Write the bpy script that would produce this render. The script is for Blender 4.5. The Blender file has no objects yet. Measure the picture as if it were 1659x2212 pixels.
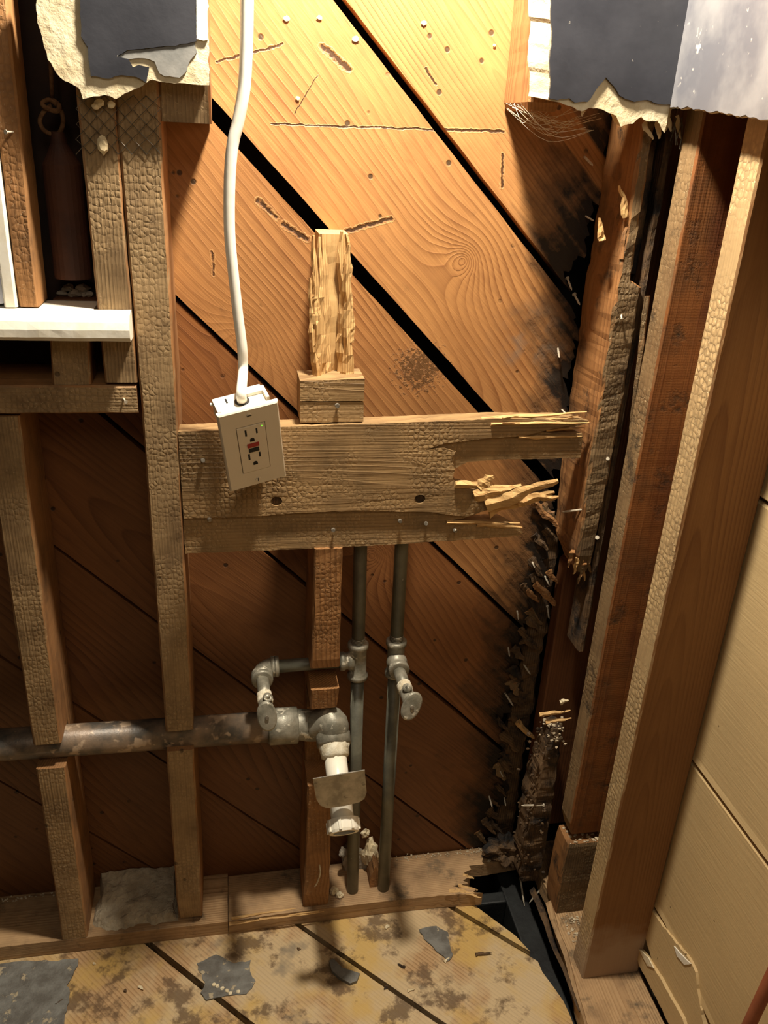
import bpy, bmesh, math, random
import numpy as np
from mathutils import Vector, Matrix, noise as mnoise
C_ = bpy.context.scene.collection
sc = bpy.context.scene
R_ = random.Random(7)
# ------------------------------------------------------------------ camera
W, H, F = 1659, 2212, 1796.84
YAW, PIT, ROL = 0.19655494, 0.42808834, 0.05470833
FL = 1.176                                    # eye height above the floor
CAM = np.array([0.0, -0.9467, FL])
_f = np.array([math.sin(YAW)*math.cos(PIT), math.cos(YAW)*math.cos(PIT), -math.sin(PIT)])
_r0 = np.array([math.cos(YAW), -math.sin(YAW), 0.0]); _u0 = np.cross(_r0, _f)
_r = math.cos(ROL)*_r0 + math.sin(ROL)*_u0
_u = -math.sin(ROL)*_r0 + math.cos(ROL)*_u0
cd = bpy.data.cameras.new('camera'); cam = bpy.data.objects.new('camera', cd); C_.objects.link(cam)
cd.sensor_fit = 'HORIZONTAL'; cd.sensor_width = 36.0; cd.lens = F/W*36.0; cd.clip_start = 0.02; cd.clip_end = 50
m = Matrix.Identity(4)
for i in range(3):
    m[i][0] = _r[i]; m[i][1] = _u[i]; m[i][2] = -_f[i]; m[i][3] = CAM[i]
cam.matrix_world = m; sc.camera = cam
# ------------------------------------------------------------------ light
w = bpy.data.worlds.new('room_air'); sc.world = w; w.use_nodes = True
w.node_tree.nodes['Background'].inputs[0].default_value = (1.0, 0.80, 0.58, 1)
w.node_tree.nodes['Background'].inputs[1].default_value = 0.018
def light(name, kind, loc, energy, col, size=0.05, aim=None):
    d = bpy.data.lights.new(name, kind); o = bpy.data.objects.new(name, d); C_.objects.link(o)
    o.location = loc; d.energy = energy; d.color = col
    if kind == 'AREA': d.size = size
    else: d.shadow_soft_size = size
    if aim: o.rotation_euler = (Vector(aim)-Vector(loc)).to_track_quat('-Z', 'Y').to_euler()
    return o
light('wall_lamp', 'POINT', (0.165, -0.130, FL+0.47), 72.0, (1.0, 0.90, 0.74), 0.035)
light('room_fill_light', 'AREA', (0.0, -1.7, 2.25), 6.2, (1.0, 0.86, 0.68), 0.8, aim=(0.1, 0.0, 0.55))  # added area fill, stands in for light bouncing around the room
vs = sc.view_settings
vs.view_transform = 'Standard'; vs.look = 'None'; vs.gamma = 1.0; vs.use_curve_mapping = False; vs.exposure = 0.0
# ------------------------------------------------------------------ pixel rays onto known planes of the place
def ray(x, y): return (x-W/2)/F*_r - (y-H/2)/F*_u + _f
def hy(x, y, Y):
    d = ray(x, y); return Vector(CAM + (Y-CAM[1])/d[1]*d)
def hx(x, y, X):
    d = ray(x, y); return Vector(CAM + (X-CAM[0])/d[0]*d)
def hz(x, y, Z):
    d = ray(x, y); return Vector(CAM + (Z-CAM[2])/d[2]*d)
# ------------------------------------------------------------------ node helper
class G:
    def __init__(s, name):
        s.m = bpy.data.materials.new(name); s.m.use_nodes = True; s.t = s.m.node_tree
        s.b = s.t.nodes['Principled BSDF']; s.out = s.t.nodes['Material Output']
    def put(s, inp, v):
        if v is None: return
        if hasattr(v, 'is_linked') or isinstance(v, bpy.types.NodeSocket): s.t.links.new(v, inp)
        else:
            if inp.type == 'RGBA' and len(v) == 3: v = (*v, 1)
            inp.default_value = v
    def n(s, typ, props=None, out=0, **kw):
        nd = s.t.nodes.new('ShaderNode'+typ)
        for k, v in (props or {}).items(): setattr(nd, k, v)
        for k, v in kw.items():
            k2 = int(k[1:]) if k[0] == 'i' and k[1:].isdigit() else k.replace('_', ' ')
            s.put(nd.inputs[k2], v)
        return nd.outputs[out]
    def math(s, op, a, b=None, c=None): return s.n('Math', {'operation': op}, i0=a, i1=b, i2=c)
    def noise(s, v, scale, detail=3, rough=.55, dist=0, out=0):
        return s.n('TexNoise', None, out, Vector=v, Scale=scale, Detail=detail, Roughness=rough, Distortion=dist)
    def mapv(s, v, loc=(0, 0, 0), rot=(0, 0, 0), scale=(1, 1, 1)):
        return s.n('Mapping', None, 0, Vector=v, Location=loc, Rotation=rot, Scale=scale)
    def ramp(s, f, stops, interp='LINEAR'):
        nd = s.t.nodes.new('ShaderNodeValToRGB'); s.put(nd.inputs[0], f); e = nd.color_ramp; e.interpolation = interp
        while len(e.elements) < len(stops): e.elements.new(.5)
        for el, (p, c) in zip(e.elements, stops):
            el.position = p; el.color = (c, c, c, 1) if isinstance(c, (int, float)) else (*c, 1)
        return nd.outputs[0]
    def mix(s, f, a, b, blend='MIX'):
        nd = s.t.nodes.new('ShaderNodeMix'); nd.data_type = 'RGBA'; nd.blend_type = blend
        s.put(nd.inputs[0], f); s.put(nd.inputs[6], a); s.put(nd.inputs[7], b); return nd.outputs[2]
    def bump(s, h, strength=.5, dist=.001, normal=None):
        return s.n('Bump', None, 0, Strength=strength, Distance=dist, Height=h, Normal=normal)
    def done(s, col=None, rough=None, normal=None, metal=None, spec=None):
        s.put(s.b.inputs['Base Color'], col); s.put(s.b.inputs['Roughness'], rough); s.put(s.b.inputs['Normal'], normal)
        s.put(s.b.inputs['Metallic'], metal); s.put(s.b.inputs['Specular IOR Level'], spec)
        return s.m
def wood(name, light_c, dark_c, ring=75, pith=(.07, .03), tilt=(.05, .02), wav=3.0, warp=.02, stain=None, stain_amt=.5, stain_scale=9,
         hexdir=None, hexamt=.6, facecol=None, rough=.62, bump=.5, spots=0.0, extra=None, knots=(), mould=None, mould_amt=0, spec=.35, keys=160):
    g = G(name)
    gc = g.n('Attribute', {'attribute_name': 'gc'}, 1)
    tone = g.n('Attribute', {'attribute_name': 'tone'}, 2)
    wn = g.noise(g.mapv(gc, scale=(5, 5, 1.1)), 1.0, 2, out=1)
    wv = g.n('VectorMath', {'operation': 'MULTIPLY_ADD'}, 0, i0=wn, i1=(warp, warp, 0), i2=gc)
    for kp in knots:
        kd = g.n('VectorMath', {'operation': 'LENGTH'}, 1, i0=g.n('VectorMath', {'operation': 'SUBTRACT'}, 0, i0=g.n('NewGeometry', None, 0), i1=tuple(kp)))
        kf = g.ramp(kd, [(0, 1), (.008, .72), (.022, .30), (.05, .07), (.09, 0)], 'B_SPLINE')
        wv = g.n('VectorMath', {'operation': 'ADD'}, 0, i0=wv, i1=g.n('CombineXYZ', None, 0, X=0.0, Y=g.math('MULTIPLY', kf, .075), Z=0.0))
    lv = g.mapv(wv, loc=(pith[0]-warp*.5, pith[1]-warp*.5, 0), rot=(tilt[0], tilt[1], 0), scale=(1, 1, .16))
    ringv = g.n('TexWave', {'wave_type': 'RINGS', 'rings_direction': 'Z', 'wave_profile': 'SAW'}, 1, Vector=lv, Scale=ring,
                Distortion=wav, Detail=1.5, i4=9.0/ring*2.2)
    late = g.ramp(ringv, [(0.0, 0.0), (.40, .10), (.80, .70), (.92, 1.0), (1.0, .0)])
    fib = g.noise(g.mapv(gc, scale=(420, 420, 9)), 1.0, 2)
    big = g.noise(g.mapv(gc, scale=(1, 1, .35)), 14, 3)
    vary = g.ramp(g.noise(g.mapv(gc, loc=(3, 2, 1), scale=(1, 1, .3)), 9, 2), [(.36, .22), (.64, 1)])
    late = g.math('MULTIPLY', late, vary)
    f = g.math('MULTIPLY_ADD', late, .66, g.math('MULTIPLY', big, .42))
    f = g.math('ADD', f, g.math('MULTIPLY', g.math('SUBTRACT', fib, .5), .5))
    col = g.mix(f, light_c, dark_c)
    h = g.math('ADD', g.math('MULTIPLY', late, .5), g.math('MULTIPLY', fib, .6))
    if hexdir:
        facing = g.n('VectorMath', {'operation': 'DOT_PRODUCT'}, 1, i0=g.n('NewGeometry', None, 3), i1=hexdir)
        facing = g.ramp(facing, [(.7, 0), (.85, 1)])
        if facecol:
            fmix = g.math('ADD', g.math('MULTIPLY', big, .75), g.math('ADD', g.math('MULTIPLY', fib, .35), g.math('MULTIPLY', late, .25)))
            col = g.mix(g.math('MULTIPLY', facing, .85), col, g.mix(fmix, tuple(c*1.12 for c in facecol), tuple(c*.45 for c in facecol)))
    if stain:
        sn = g.noise(gc, stain_scale, 5, .65)
        sf = g.ramp(sn, [(.45, 0), (.72, 1)])
        col = g.mix(g.math('MULTIPLY', sf, stain_amt), col, stain)
    if spots:
        sp = g.n('TexVoronoi', {'feature': 'F1'}, 0, Vector=gc, Scale=38)
        sf = g.ramp(sp, [(.09, 1), (.14, 0)])
        keep = g.ramp(g.noise(gc, 13, 1), [(.56, 0), (.6, 1)])
        sf = g.math('MULTIPLY', g.math('MULTIPLY', sf, keep), spots)
        col = g.mix(sf, col, (.05, .03, .015)); h = g.math('SUBTRACT', h, g.math('MULTIPLY', sf, 1.5))
    if hexdir:
        sh = g.n('VectorMath', {'operation': 'MULTIPLY'}, 0, i0=g.n('NewGeometry', None, 0), i1=(1, 1, .86))
        wob = g.n('VectorMath', {'operation': 'MULTIPLY_ADD'}, 0, i0=g.noise(sh, 60, 1, out=1), i1=(.005, .005, .005), i2=sh)
        de = g.n('TexVoronoi', {'feature': 'DISTANCE_TO_EDGE'}, 0, Vector=wob, Scale=keys, Randomness=.62)
        d1 = g.n('TexVoronoi', {'feature': 'F1'}, 0, Vector=wob, Scale=keys, Randomness=.62)
        edge = g.ramp(de, [(0, 1), (.07, .55), (.22, 0)])
        zone = g.ramp(g.noise(gc, 13, 3), [(.38, 0.05), (.62, 1)])
        k = g.math('MULTIPLY', g.math('MULTIPLY', facing, zone), hexamt)
        fc_ = facecol or light_c
        col = g.mix(g.math('MULTIPLY', edge, g.math('MULTIPLY', k, .62)), col, tuple(c*.45 for c in fc_))
        dom = g.ramp(d1, [(.12, 1), (.5, 0)])
        col = g.mix(g.math('MULTIPLY', g.math('MULTIPLY', dom, k), .40), col, tuple(min(1, c*1.3) for c in fc_))
        h = g.math('ADD', h, g.math('MULTIPLY', g.math('MULTIPLY', g.math('SUBTRACT', dom, edge), k), .62))
        gl = g.noise(g.n('NewGeometry', None, 0), 330, 2)                     # flecks of glue and lime on the lathed faces
        fl = g.math('MULTIPLY', g.math('MULTIPLY', g.ramp(gl, [(.63, 0), (.68, 1)]), k), .9)
        col = g.mix(fl, col, (.62, .47, .27)); h = g.math('ADD', h, g.math('MULTIPLY', fl, .8))
    if mould:
        mn = g.noise(gc, 23, 6, .7); mf = g.ramp(mn, [(.60-mould_amt*.35, 0), (.74-mould_amt*.3, 1)])
        col = g.mix(mf, col, mould); h = g.math('SUBTRACT', h, g.math('MULTIPLY', mf, .5))
    if extra: col, h = extra(g, gc, col, h)
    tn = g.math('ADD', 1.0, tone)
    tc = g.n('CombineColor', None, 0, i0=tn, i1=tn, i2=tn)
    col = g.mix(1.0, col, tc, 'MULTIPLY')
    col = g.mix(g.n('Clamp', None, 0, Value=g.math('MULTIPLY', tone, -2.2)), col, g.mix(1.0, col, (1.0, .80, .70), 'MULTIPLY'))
    return g.done(col, g.math('ADD', rough-.1, g.math('MULTIPLY', fib, .25)), g.bump(h, bump, .0012), spec=spec)
def seg_dist(g, P, a, b):
    a, b = Vector(a), Vector(b); ba = b-a
    pa = g.n('VectorMath', {'operation': 'SUBTRACT'}, 0, i0=P, i1=tuple(a))
    t = g.math('DIVIDE', g.n('VectorMath', {'operation': 'DOT_PRODUCT'}, 1, i0=pa, i1=tuple(ba)), ba.dot(ba))
    t = g.n('Clamp', None, 0, Value=t)
    sc_ = g.n('VectorMath', {'operation': 'SCALE'}, 0, i0=tuple(ba), Scale=t)
    return g.n('VectorMath', {'operation': 'LENGTH'}, 1, i0=g.n('VectorMath', {'operation': 'SUBTRACT'}, 0, i0=pa, i1=sc_))
def matte(name, c1, c2, scale=40, rough=.8, bump=.3, bs=200, spec=.4, lo=.4, hi=.62, metal=0, fleck=None, fscale=90, flo=.64, bd=.001):
    g = G(name); v = g.n('Attribute', {'attribute_name': 'gc'}, 1)
    col = g.mix(g.ramp(g.noise(v, scale, 5, .6), [(lo, 0), (hi, 1)]), c1, c2)
    hb = g.noise(v, bs, 4, .6)
    if fleck:
        ff = g.ramp(g.noise(v, fscale, 3, .6), [(flo, 0), (flo+.05, 1)]); col = g.mix(ff, col, fleck)
        hb = g.math('ADD', hb, g.math('MULTIPLY', ff, .3))
    return g.done(col, rough, g.bump(hb, bump, bd), metal, spec)
def emit(name, c, s):
    g = G(name); g.put(g.b.inputs['Emission Color'], c); g.b.inputs['Emission Strength'].default_value = s
    return g.done(c, .4)
# ------------------------------------------------------------------ materials
def sheath_wear(g, gc, col, h):
    """saw cuts, gouges, a crumbly dirt patch and the water rot along the ragged right edge of the boards"""
    P = g.n('NewGeometry', None, 0); Y = .095
    wob = g.n('VectorMath', {'operation': 'MULTIPLY_ADD'}, 0, i0=g.noise(P, 120, 2, out=1), i1=(.004, 0, .004), i2=P)
    for a, b, wd in [((590, 264), (945, 276), .0013), ((945, 276), (1092, 280), .0020), ((752, 495), (850, 470), .0032), ((700, 96), (758, 146), .0042), ((560, 428), (600, 465), .0034), ((615, 480), (668, 514), .0040), ((470, 130), (615, 92), .0016), ((640, 240), (690, 160), .0008), ((1090, 330), (1088, 400), .0022), ((925, 145), (945, 178), .0020), ((462, 540), (465, 590), .0022)]:
        d = seg_dist(g, wob, hy(*a, Y), hy(*b, Y)); dv = g.math('ADD', g.math('DIVIDE', d, wd*1.5), g.math('MULTIPLY', g.math('SUBTRACT', g.noise(P, 260, 3), .5), .9)); m_ = g.ramp(dv, [(.25, 1), (.55, 0)])
        col = g.mix(g.math('MULTIPLY', m_, .92), col, (.035, .014, .005)); h = g.math('SUBTRACT', h, g.math('MULTIPLY', m_, 1.5))  # near-black fill paints the shadow inside each cut
        r_ = g.ramp(dv, [(.6, 0), (.72, 1), (.9, 0)]); col = g.mix(g.math('MULTIPLY', r_, .4), col, (.72, .47, .20)); h = g.math('ADD', h, g.math('MULTIPLY', r_, .4))
    c = hy(905, 795, Y); d = g.n('VectorMath', {'operation': 'LENGTH'}, 1, i0=g.n('VectorMath', {'operation': 'SUBTRACT'}, 0, i0=P, i1=tuple(c)))
    near = g.ramp(d, [(.01, 1), (.052, 0)]); gr_ = g.noise(P, 170, 4, .7)
    m_ = g.ramp(g.math('ADD', gr_, g.math('MULTIPLY', near, .28)), [(.66, 0), (.74, 1)]); m_ = g.math('MULTIPLY', m_, g.ramp(near, [(0, 0), (.1, 1)]))
    col = g.mix(g.math('MULTIPLY', m_, .8), col, (.085, .042, .014)); h = g.math('ADD', h, g.math('MULTIPLY', m_, 1.6))
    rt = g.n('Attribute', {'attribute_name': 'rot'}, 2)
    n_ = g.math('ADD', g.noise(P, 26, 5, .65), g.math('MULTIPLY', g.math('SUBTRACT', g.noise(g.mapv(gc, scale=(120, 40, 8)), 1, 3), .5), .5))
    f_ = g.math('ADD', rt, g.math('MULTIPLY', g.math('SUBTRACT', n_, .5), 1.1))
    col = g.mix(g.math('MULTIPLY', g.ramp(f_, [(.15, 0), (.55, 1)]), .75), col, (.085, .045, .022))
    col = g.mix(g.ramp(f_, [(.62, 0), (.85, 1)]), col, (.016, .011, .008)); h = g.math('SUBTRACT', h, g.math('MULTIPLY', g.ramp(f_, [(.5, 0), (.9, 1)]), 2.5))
    c = hy(1150, 745, Y); d = g.n('VectorMath', {'operation': 'LENGTH'}, 1, i0=g.n('VectorMath', {'operation': 'SUBTRACT'}, 0, i0=P, i1=tuple(c)))
    gm = g.math('MULTIPLY', g.ramp(d, [(.015, 1), (.07, 0)]), g.ramp(g.noise(P, 30, 4), [(.48, 0), (.66, 1)]))
    col = g.mix(g.math('MULTIPLY', gm, .55), col, (.17, .145, .115))
    return col, h
NY, NX = (0, -1, 0), (-1, 0, 0)
M = {}
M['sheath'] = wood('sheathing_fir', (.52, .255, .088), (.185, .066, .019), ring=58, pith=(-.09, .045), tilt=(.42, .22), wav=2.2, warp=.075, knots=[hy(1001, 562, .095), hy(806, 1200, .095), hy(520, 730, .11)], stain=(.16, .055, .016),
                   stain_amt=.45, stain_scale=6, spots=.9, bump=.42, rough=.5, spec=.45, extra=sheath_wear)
M['stud'] = wood('lathed_stud_wood', (.38, .19, .075), (.20, .090, .032), ring=90, stain=(.11, .062, .030), stain_amt=.7, stain_scale=17, hexdir=NY, hexamt=.55, facecol=(.47, .325, .165), spots=.8, bump=.7)
M['beam'] = wood('lathed_beam_wood', (.40, .255, .115), (.165, .090, .036), ring=85, pith=(-.05, .02), warp=.03, stain=(.085, .058, .032), stain_amt=.75, stain_scale=11, hexdir=NY, hexamt=.65, bump=.8)
def saw_marks(g, gc, col, h):
    P = g.n('NewGeometry', None, 0)
    wv = g.n('TexWave', {'wave_type': 'BANDS', 'bands_direction': 'Z'}, 1, Vector=P, Scale=95.0, Distortion=2.5, Detail=2, i4=3.0)
    am = g.ramp(g.noise(P, 9, 2), [(.4, .1), (.65, 1)])
    fw = g.ramp(g.n('VectorMath', {'operation': 'DOT_PRODUCT'}, 1, i0=g.n('NewGeometry', None, 3), i1=(0, -1, 0)), [(.6, 0), (.8, 1)]); am = g.math('MULTIPLY', am, fw); wv = g.math('MULTIPLY', wv, fw)
    col = g.mix(g.math('MULTIPLY', g.math('MULTIPLY', wv, am), .20), col, (.07, .022, .008))
    st = g.n('SeparateXYZ', None, 0, Vector=P)
    band = g.ramp(g.math('ABSOLUTE', g.math('SUBTRACT', st, .546)), [(.004, 1), (.018, 0)])
    band = g.math('MULTIPLY', band, g.ramp(g.noise(g.mapv(P, scale=(1, 1, .5)), 13, 3), [(.42, 0), (.6, 1)]))
    col = g.mix(g.math('MULTIPLY', band, .55), col, (.075, .012, .006))
    return col, g.math('ADD', h, g.math('MULTIPLY', wv, .05))
def foot_dust(g, gc, col, h):
    P = g.n('NewGeometry', None, 0); st = g.n('SeparateXYZ', None, 2, Vector=P)
    f_ = g.math('ADD', g.math('MULTIPLY', st, -7.5), g.math('MULTIPLY', g.noise(P, 18, 4), .9))
    return g.mix(g.math('MULTIPLY', g.ramp(g.math('ADD', f_, 1.0), [(.42, 0), (.80, 1)]), .75), col, (.42, .30, .20)), h
M['side'] = wood('side_stud_wood', (.26, .125, .042), (.150, .060, .019), ring=85, pith=(-.05, .05), tilt=(.20, .10), warp=.02, hexdir=NX, hexamt=1.15, facecol=(.62, .44, .22), stain=(.13, .05, .016), stain_amt=.35, stain_scale=6, bump=.4, keys=140, extra=foot_dust)
M['sidered'] = wood('red_stud_wood', (.27, .100, .026), (.16, .050, .012), ring=60, pith=(-.05, .05), tilt=(.03, .02), warp=.012, wav=1.5, hexdir=NX, hexamt=.6, facecol=(.33, .225, .11), stain=(.09, .045, .02), stain_amt=.6, stain_scale=20, bump=.7, keys=140, mould=(.045, .032, .02), mould_amt=.16, extra=saw_marks)
M['fresh'] = wood('freshly_torn_wood', (.72, .47, .20), (.42, .22, .075), ring=110, pith=(.02, .01), bump=1.0, rough=.7, stain=(.30, .15, .05), stain_amt=.5, stain_scale=30)
M['rotten'] = wood('rotten_wood', (.16, .092, .042), (.040, .023, .011), ring=95, pith=(.02, .01), bump=1.0, rough=.75, stain=(.02, .012, .008), stain_amt=.9, stain_scale=22, mould=(.012, .010, .009), mould_amt=.35)
M['post'] = wood('half_rotten_post_wood', (.34, .165, .058), (.14, .055, .018), ring=90, pith=(.03, .02), bump=.8, stain=(.035, .02, .012), stain_amt=.85, stain_scale=12, hexdir=NY, hexamt=.6, facecol=(.22, .15, .075), mould=(.03, .022, .016), mould_amt=.12)
M['sill'] = wood('sill_plate_wood', (.52, .34, .175), (.27, .145, .062), ring=85, pith=(-.05, .02), stain=(.10, .055, .028), stain_amt=.75, stain_scale=9, mould=(.12, .085, .05), mould_amt=.14, bump=.7)
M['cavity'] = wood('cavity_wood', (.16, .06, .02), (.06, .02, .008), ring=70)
M['splitwood'] = wood('orange_split_wood', (.40, .20, .075), (.20, .085, .028), ring=85, pith=(.03, .01), bump=.9, stain=(.07, .035, .015), stain_amt=.7, stain_scale=16, hexdir=NY, hexamt=.5)
M['plaster'] = matte('gypsum_plaster', (.80, .70, .49), (.62, .50, .30), 26, .9, .55, 75, bd=.003)
M['darkpaint'] = matte('blue_black_coating', (.019, .020, .027), (.034, .035, .044), 14, .40, .25, 55, spec=.8, fleck=(.55, .5, .42), fscale=120, flo=.73)
M['sidepaint'] = matte('paler_grey_side_coating', (.10, .10, .115), (.19, .185, .19), 12, .50, .3, 45, spec=.9, fleck=(.40, .37, .33), fscale=60, flo=.66)  # paler grey than the coating on the back face
M['greypaint'] = matte('torn_grey_coating', (.30, .29, .27), (.20, .20, .19), 25, .5, .3, 80)
M['tan'] = None
M['galv'] = matte('galvanised_pipe', (.165, .160, .118), (.105, .102, .078), 26, .45, .3, 300, metal=.15, spec=.5, fleck=(.42, .40, .33), fscale=75, flo=.71)
M['fitting'] = matte('limed_fitting', (.33, .305, .24), (.17, .16, .12), 40, .45, .4, 260, metal=.3, spec=.6, fleck=(.62, .57, .45), fscale=60, flo=.60)
M['drain'] = matte('stained_drain_pipe', (.25, .175, .115), (.075, .066, .055), 24, .42, .35, 240, metal=.1, spec=.6, fleck=(.42, .31, .21), fscale=34, flo=.57)
M['lime'] = matte('lime_scale', (.80, .75, .60), (.55, .47, .32), 60, .8, .8, 300, fleck=(.40, .34, .24), fscale=110, flo=.62)
M['pvc'] = matte('white_plastic_pipe', (.90, .86, .74), (.86, .79, .64), 25, .35, .05, 200)
M['plate'] = matte('ivory_wall_plate', (.78, .685, .53), (.76, .665, .51), 20, .32, .02, 100, spec=.5)
M['boxw'] = matte('white_box_plastic', (.84, .80, .70), (.78, .72, .60), 30, .4, .1, 200)
M['black'] = matte('black_slot', (.012, .012, .012), (.02, .02, .018), 40, .5, .05)
M['red'] = matte('red_button', (.42, .035, .03), (.36, .03, .025), 40, .4, .05)
M['steel'] = matte('nail_steel', (.40, .36, .29), (.22, .19, .15), 200, .4, .2, 400, metal=.6, spec=.6)
M['palenail'] = matte('pale_dusty_nail', (.62, .55, .43), (.40, .34, .25), 200, .7, .2, 400)
M['chrome'] = matte('dull_chrome', (.50, .47, .40), (.30, .28, .23), 45, .35, .25, 200, metal=.6, spec=.6, fleck=(.14, .13, .11), fscale=40, flo=.62)
M['cable'] = matte('white_cable_jacket', (.90, .86, .76), (.80, .73, .58), 24, .5, .1, 120, lo=.5, hi=.75)
M['whitepaint'] = matte('white_gloss_paint', (.88, .84, .74), (.80, .74, .60), 40, .4, .3, 60)
M['bluewhite'] = matte('bluish_white_paint', (.60, .62, .74), (.54, .55, .66), 20, .4, .1, 60)
M['mortar'] = matte('grey_mortar', (.50, .43, .31), (.33, .27, .185), 30, .95, 1.0, 110, bd=.005)
M['tar'] = matte('tar_paper_patch', (.20, .195, .175), (.115, .105, .09), 34, .7, .9, 150, fleck=(.40, .33, .22), fscale=55, flo=.60, bd=.002)
M['joist'] = matte('black_joist_wood', (.022, .024, .024), (.012, .012, .012), 20, .5, .5, 120)
M['pocket'] = matte('pocket_shade_tone', (.035, .016, .008), (.020, .010, .006), 20, .8, .4, 120)  # near-black tone that paints in the pocket's shade
M['dark'] = matte('dark_void', (.006, .005, .004), (.010, .008, .006), 10, .9, .1)
M['wire'] = matte('lath_wire', (.16, .14, .11), (.09, .08, .06), 200, .45, .1, metal=.7)
M['rope'] = matte('sash_cord_fibre', (.20, .10, .04), (.12, .055, .02), 200, .9, .6, 500)
M['crumb'] = matte('pale_crumbs', (.62, .52, .36), (.40, .31, .20), 60, .9, .3, 200)
M['iron'] = matte('rusty_iron', (.085, .030, .014), (.05, .018, .010), 20, .7, .3, 200)
M['rubble'] = matte('grey_rubble', (.42, .37, .29), (.24, .20, .15), 50, .95, .8, 160, bd=.002)
M['redbar'] = matte('red_brown_bar', (.30, .085, .035), (.24, .06, .025), 30, .5, .2, 120)
def tan_paint():
    g = G('tan_painted_boards'); v = g.n('Attribute', {'attribute_name': 'gc'}, 1)
    fb = g.noise(g.mapv(v, scale=(300, 300, 12)), 1, 2)
    col = g.mix(fb, (.55, .385, .185), (.61, .445, .225))
    dirt = g.ramp(g.noise(v, 5, 5, .6), [(.45, 0), (.7, 1)])
    col = g.mix(g.math('MULTIPLY', dirt, .35), col, (.40, .29, .15))
    sp = g.n('TexVoronoi', {'feature': 'F1'}, 0, Vector=v, Scale=45)
    sf = g.math('MULTIPLY', g.ramp(sp, [(.05, 1), (.09, 0)]), g.ramp(g.noise(v, 20, 1), [(.52, 0), (.6, 1)]))
    col = g.mix(sf, col, (.10, .055, .02))
    return g.done(col, .55, g.bump(g.math('ADD', fb, g.math('MULTIPLY', g.noise(v, 120, 3), .6)), .35, .001), spec=.4)
M['tan'] = tan_paint()
def floor_mat():
    g = G('stained_floor_boards'); v = g.n('Attribute', {'attribute_name': 'gc'}, 1); P = g.n('NewGeometry', None, 0)
    lv = g.mapv(v, loc=(.05, .03, 0), rot=(.3, .2, 0), scale=(1, 1, .16))
    late = g.ramp(g.n('TexWave', {'wave_type': 'RINGS', 'rings_direction': 'Z', 'wave_profile': 'SAW'}, 1, Vector=lv, Scale=70, Distortion=6, Detail=1.5, i4=.3),
                  [(0, .05), (.5, .15), (.9, 1), (1, 0)])
    fib = g.noise(g.mapv(v, scale=(400, 400, 9)), 1, 2)
    col = g.mix(g.math('ADD', g.math('MULTIPLY', late, .6), g.math('MULTIPLY', fib, .45)), (.54, .35, .175), (.24, .125, .050))
    wash = g.ramp(g.noise(P, 6.5, 4, .6), [(.44, 0), (.53, 1)])
    col = g.mix(g.math('MULTIPLY', wash, .55), col, (.62, .50, .30))
    ye = g.ramp(g.noise(g.mapv(P, loc=(3, 1, 0)), 9, 4, .6), [(.48, 0), (.62, 1)])
    col = g.mix(g.math('MULTIPLY', ye, .8), col, (.56, .36, .10))
    br = g.ramp(g.noise(g.mapv(P, loc=(1, 5, 0)), 17, 6, .68), [(.52, 0), (.60, 1)])
    col = g.mix(g.math('MULTIPLY', br, .8), col, (.10, .055, .025))
    gy = g.ramp(g.noise(g.mapv(P, loc=(8, 2, 0)), 11, 4, .6), [(.60, 0), (.68, 1)])
    col = g.mix(g.math('MULTIPLY', gy, .6), col, (.13, .12, .10))
    h = g.math('ADD', g.math('MULTIPLY', fib, .6), g.math('MULTIPLY', g.noise(P, 90, 4), .8))
    return g.done(col, .6, g.bump(h, .5, .0015), spec=.4)
M['floor'] = floor_mat()
# ------------------------------------------------------------------ object helpers
def link(name, bm, mat, parent=None, label=None, cat=None, group=None, kind=None, gax='z', smooth=False, origin=None, keepgc=False, mats=None):
    """one mesh object; grain coordinates go in 'gc' (third axis runs along the grain)"""
    me = bpy.data.meshes.new(name)
    bmesh.ops.recalc_face_normals(bm, faces=bm.faces)
    ly = bm.verts.layers.float_vector.get('gc')
    if ly is None:
        ly = bm.verts.layers.float_vector.new('gc'); off = Vector((R_.uniform(-.05, .05), R_.uniform(-.05, .05), R_.uniform(0, 9)))
        for v in bm.verts:
            c = v.co
            if gax == 'z': q = Vector((c.x-.0, c.y, c.z))
            elif gax == 'x': q = Vector((c.z, c.y, c.x))
            elif gax == 'y': q = Vector((c.x, c.z, c.y))
            else: q = Vector((c.dot(gax[0]), c.dot(gax[1]), c.dot(gax[2])))
            v[ly] = q
        mn = Vector([min(v[ly][i] for v in bm.verts) for i in range(3)])
        for v in bm.verts: v[ly] = v[ly] - mn + off
    if origin is None:
        xs = [v.co.x for v in bm.verts]; ys = [v.co.y for v in bm.verts]; zs = [v.co.z for v in bm.verts]
        origin = Vector(((min(xs)+max(xs))/2, (min(ys)+max(ys))/2, min(zs)))
    bmesh.ops.translate(bm, verts=bm.verts, vec=-Vector(origin))
    bm.to_mesh(me); bm.free()
    me.materials.append(mat)
    for mm in (mats or []): me.materials.append(mm)
    if smooth: me.shade_smooth()
    o = bpy.data.objects.new(name, me); C_.objects.link(o)
    if parent:
        o.parent = parent; o.location = Vector(origin) - Vector(parent['_o'])
    else: o.location = origin
    o['_o'] = list(origin)
    tag(o, label, cat, group, kind); return o
def tag(o, label=None, cat=None, group=None, kind=None):
    if label: o['label'] = label
    if cat: o['category'] = cat
    if group: o['group'] = group
    if kind: o['kind'] = kind
    return o
def thing(name, loc, label, cat, group=None):
    o = bpy.data.objects.new(name, None); C_.objects.link(o); o.location = loc; o['_o'] = list(loc); o.empty_display_size = .02
    return tag(o, label, cat, group)
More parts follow.
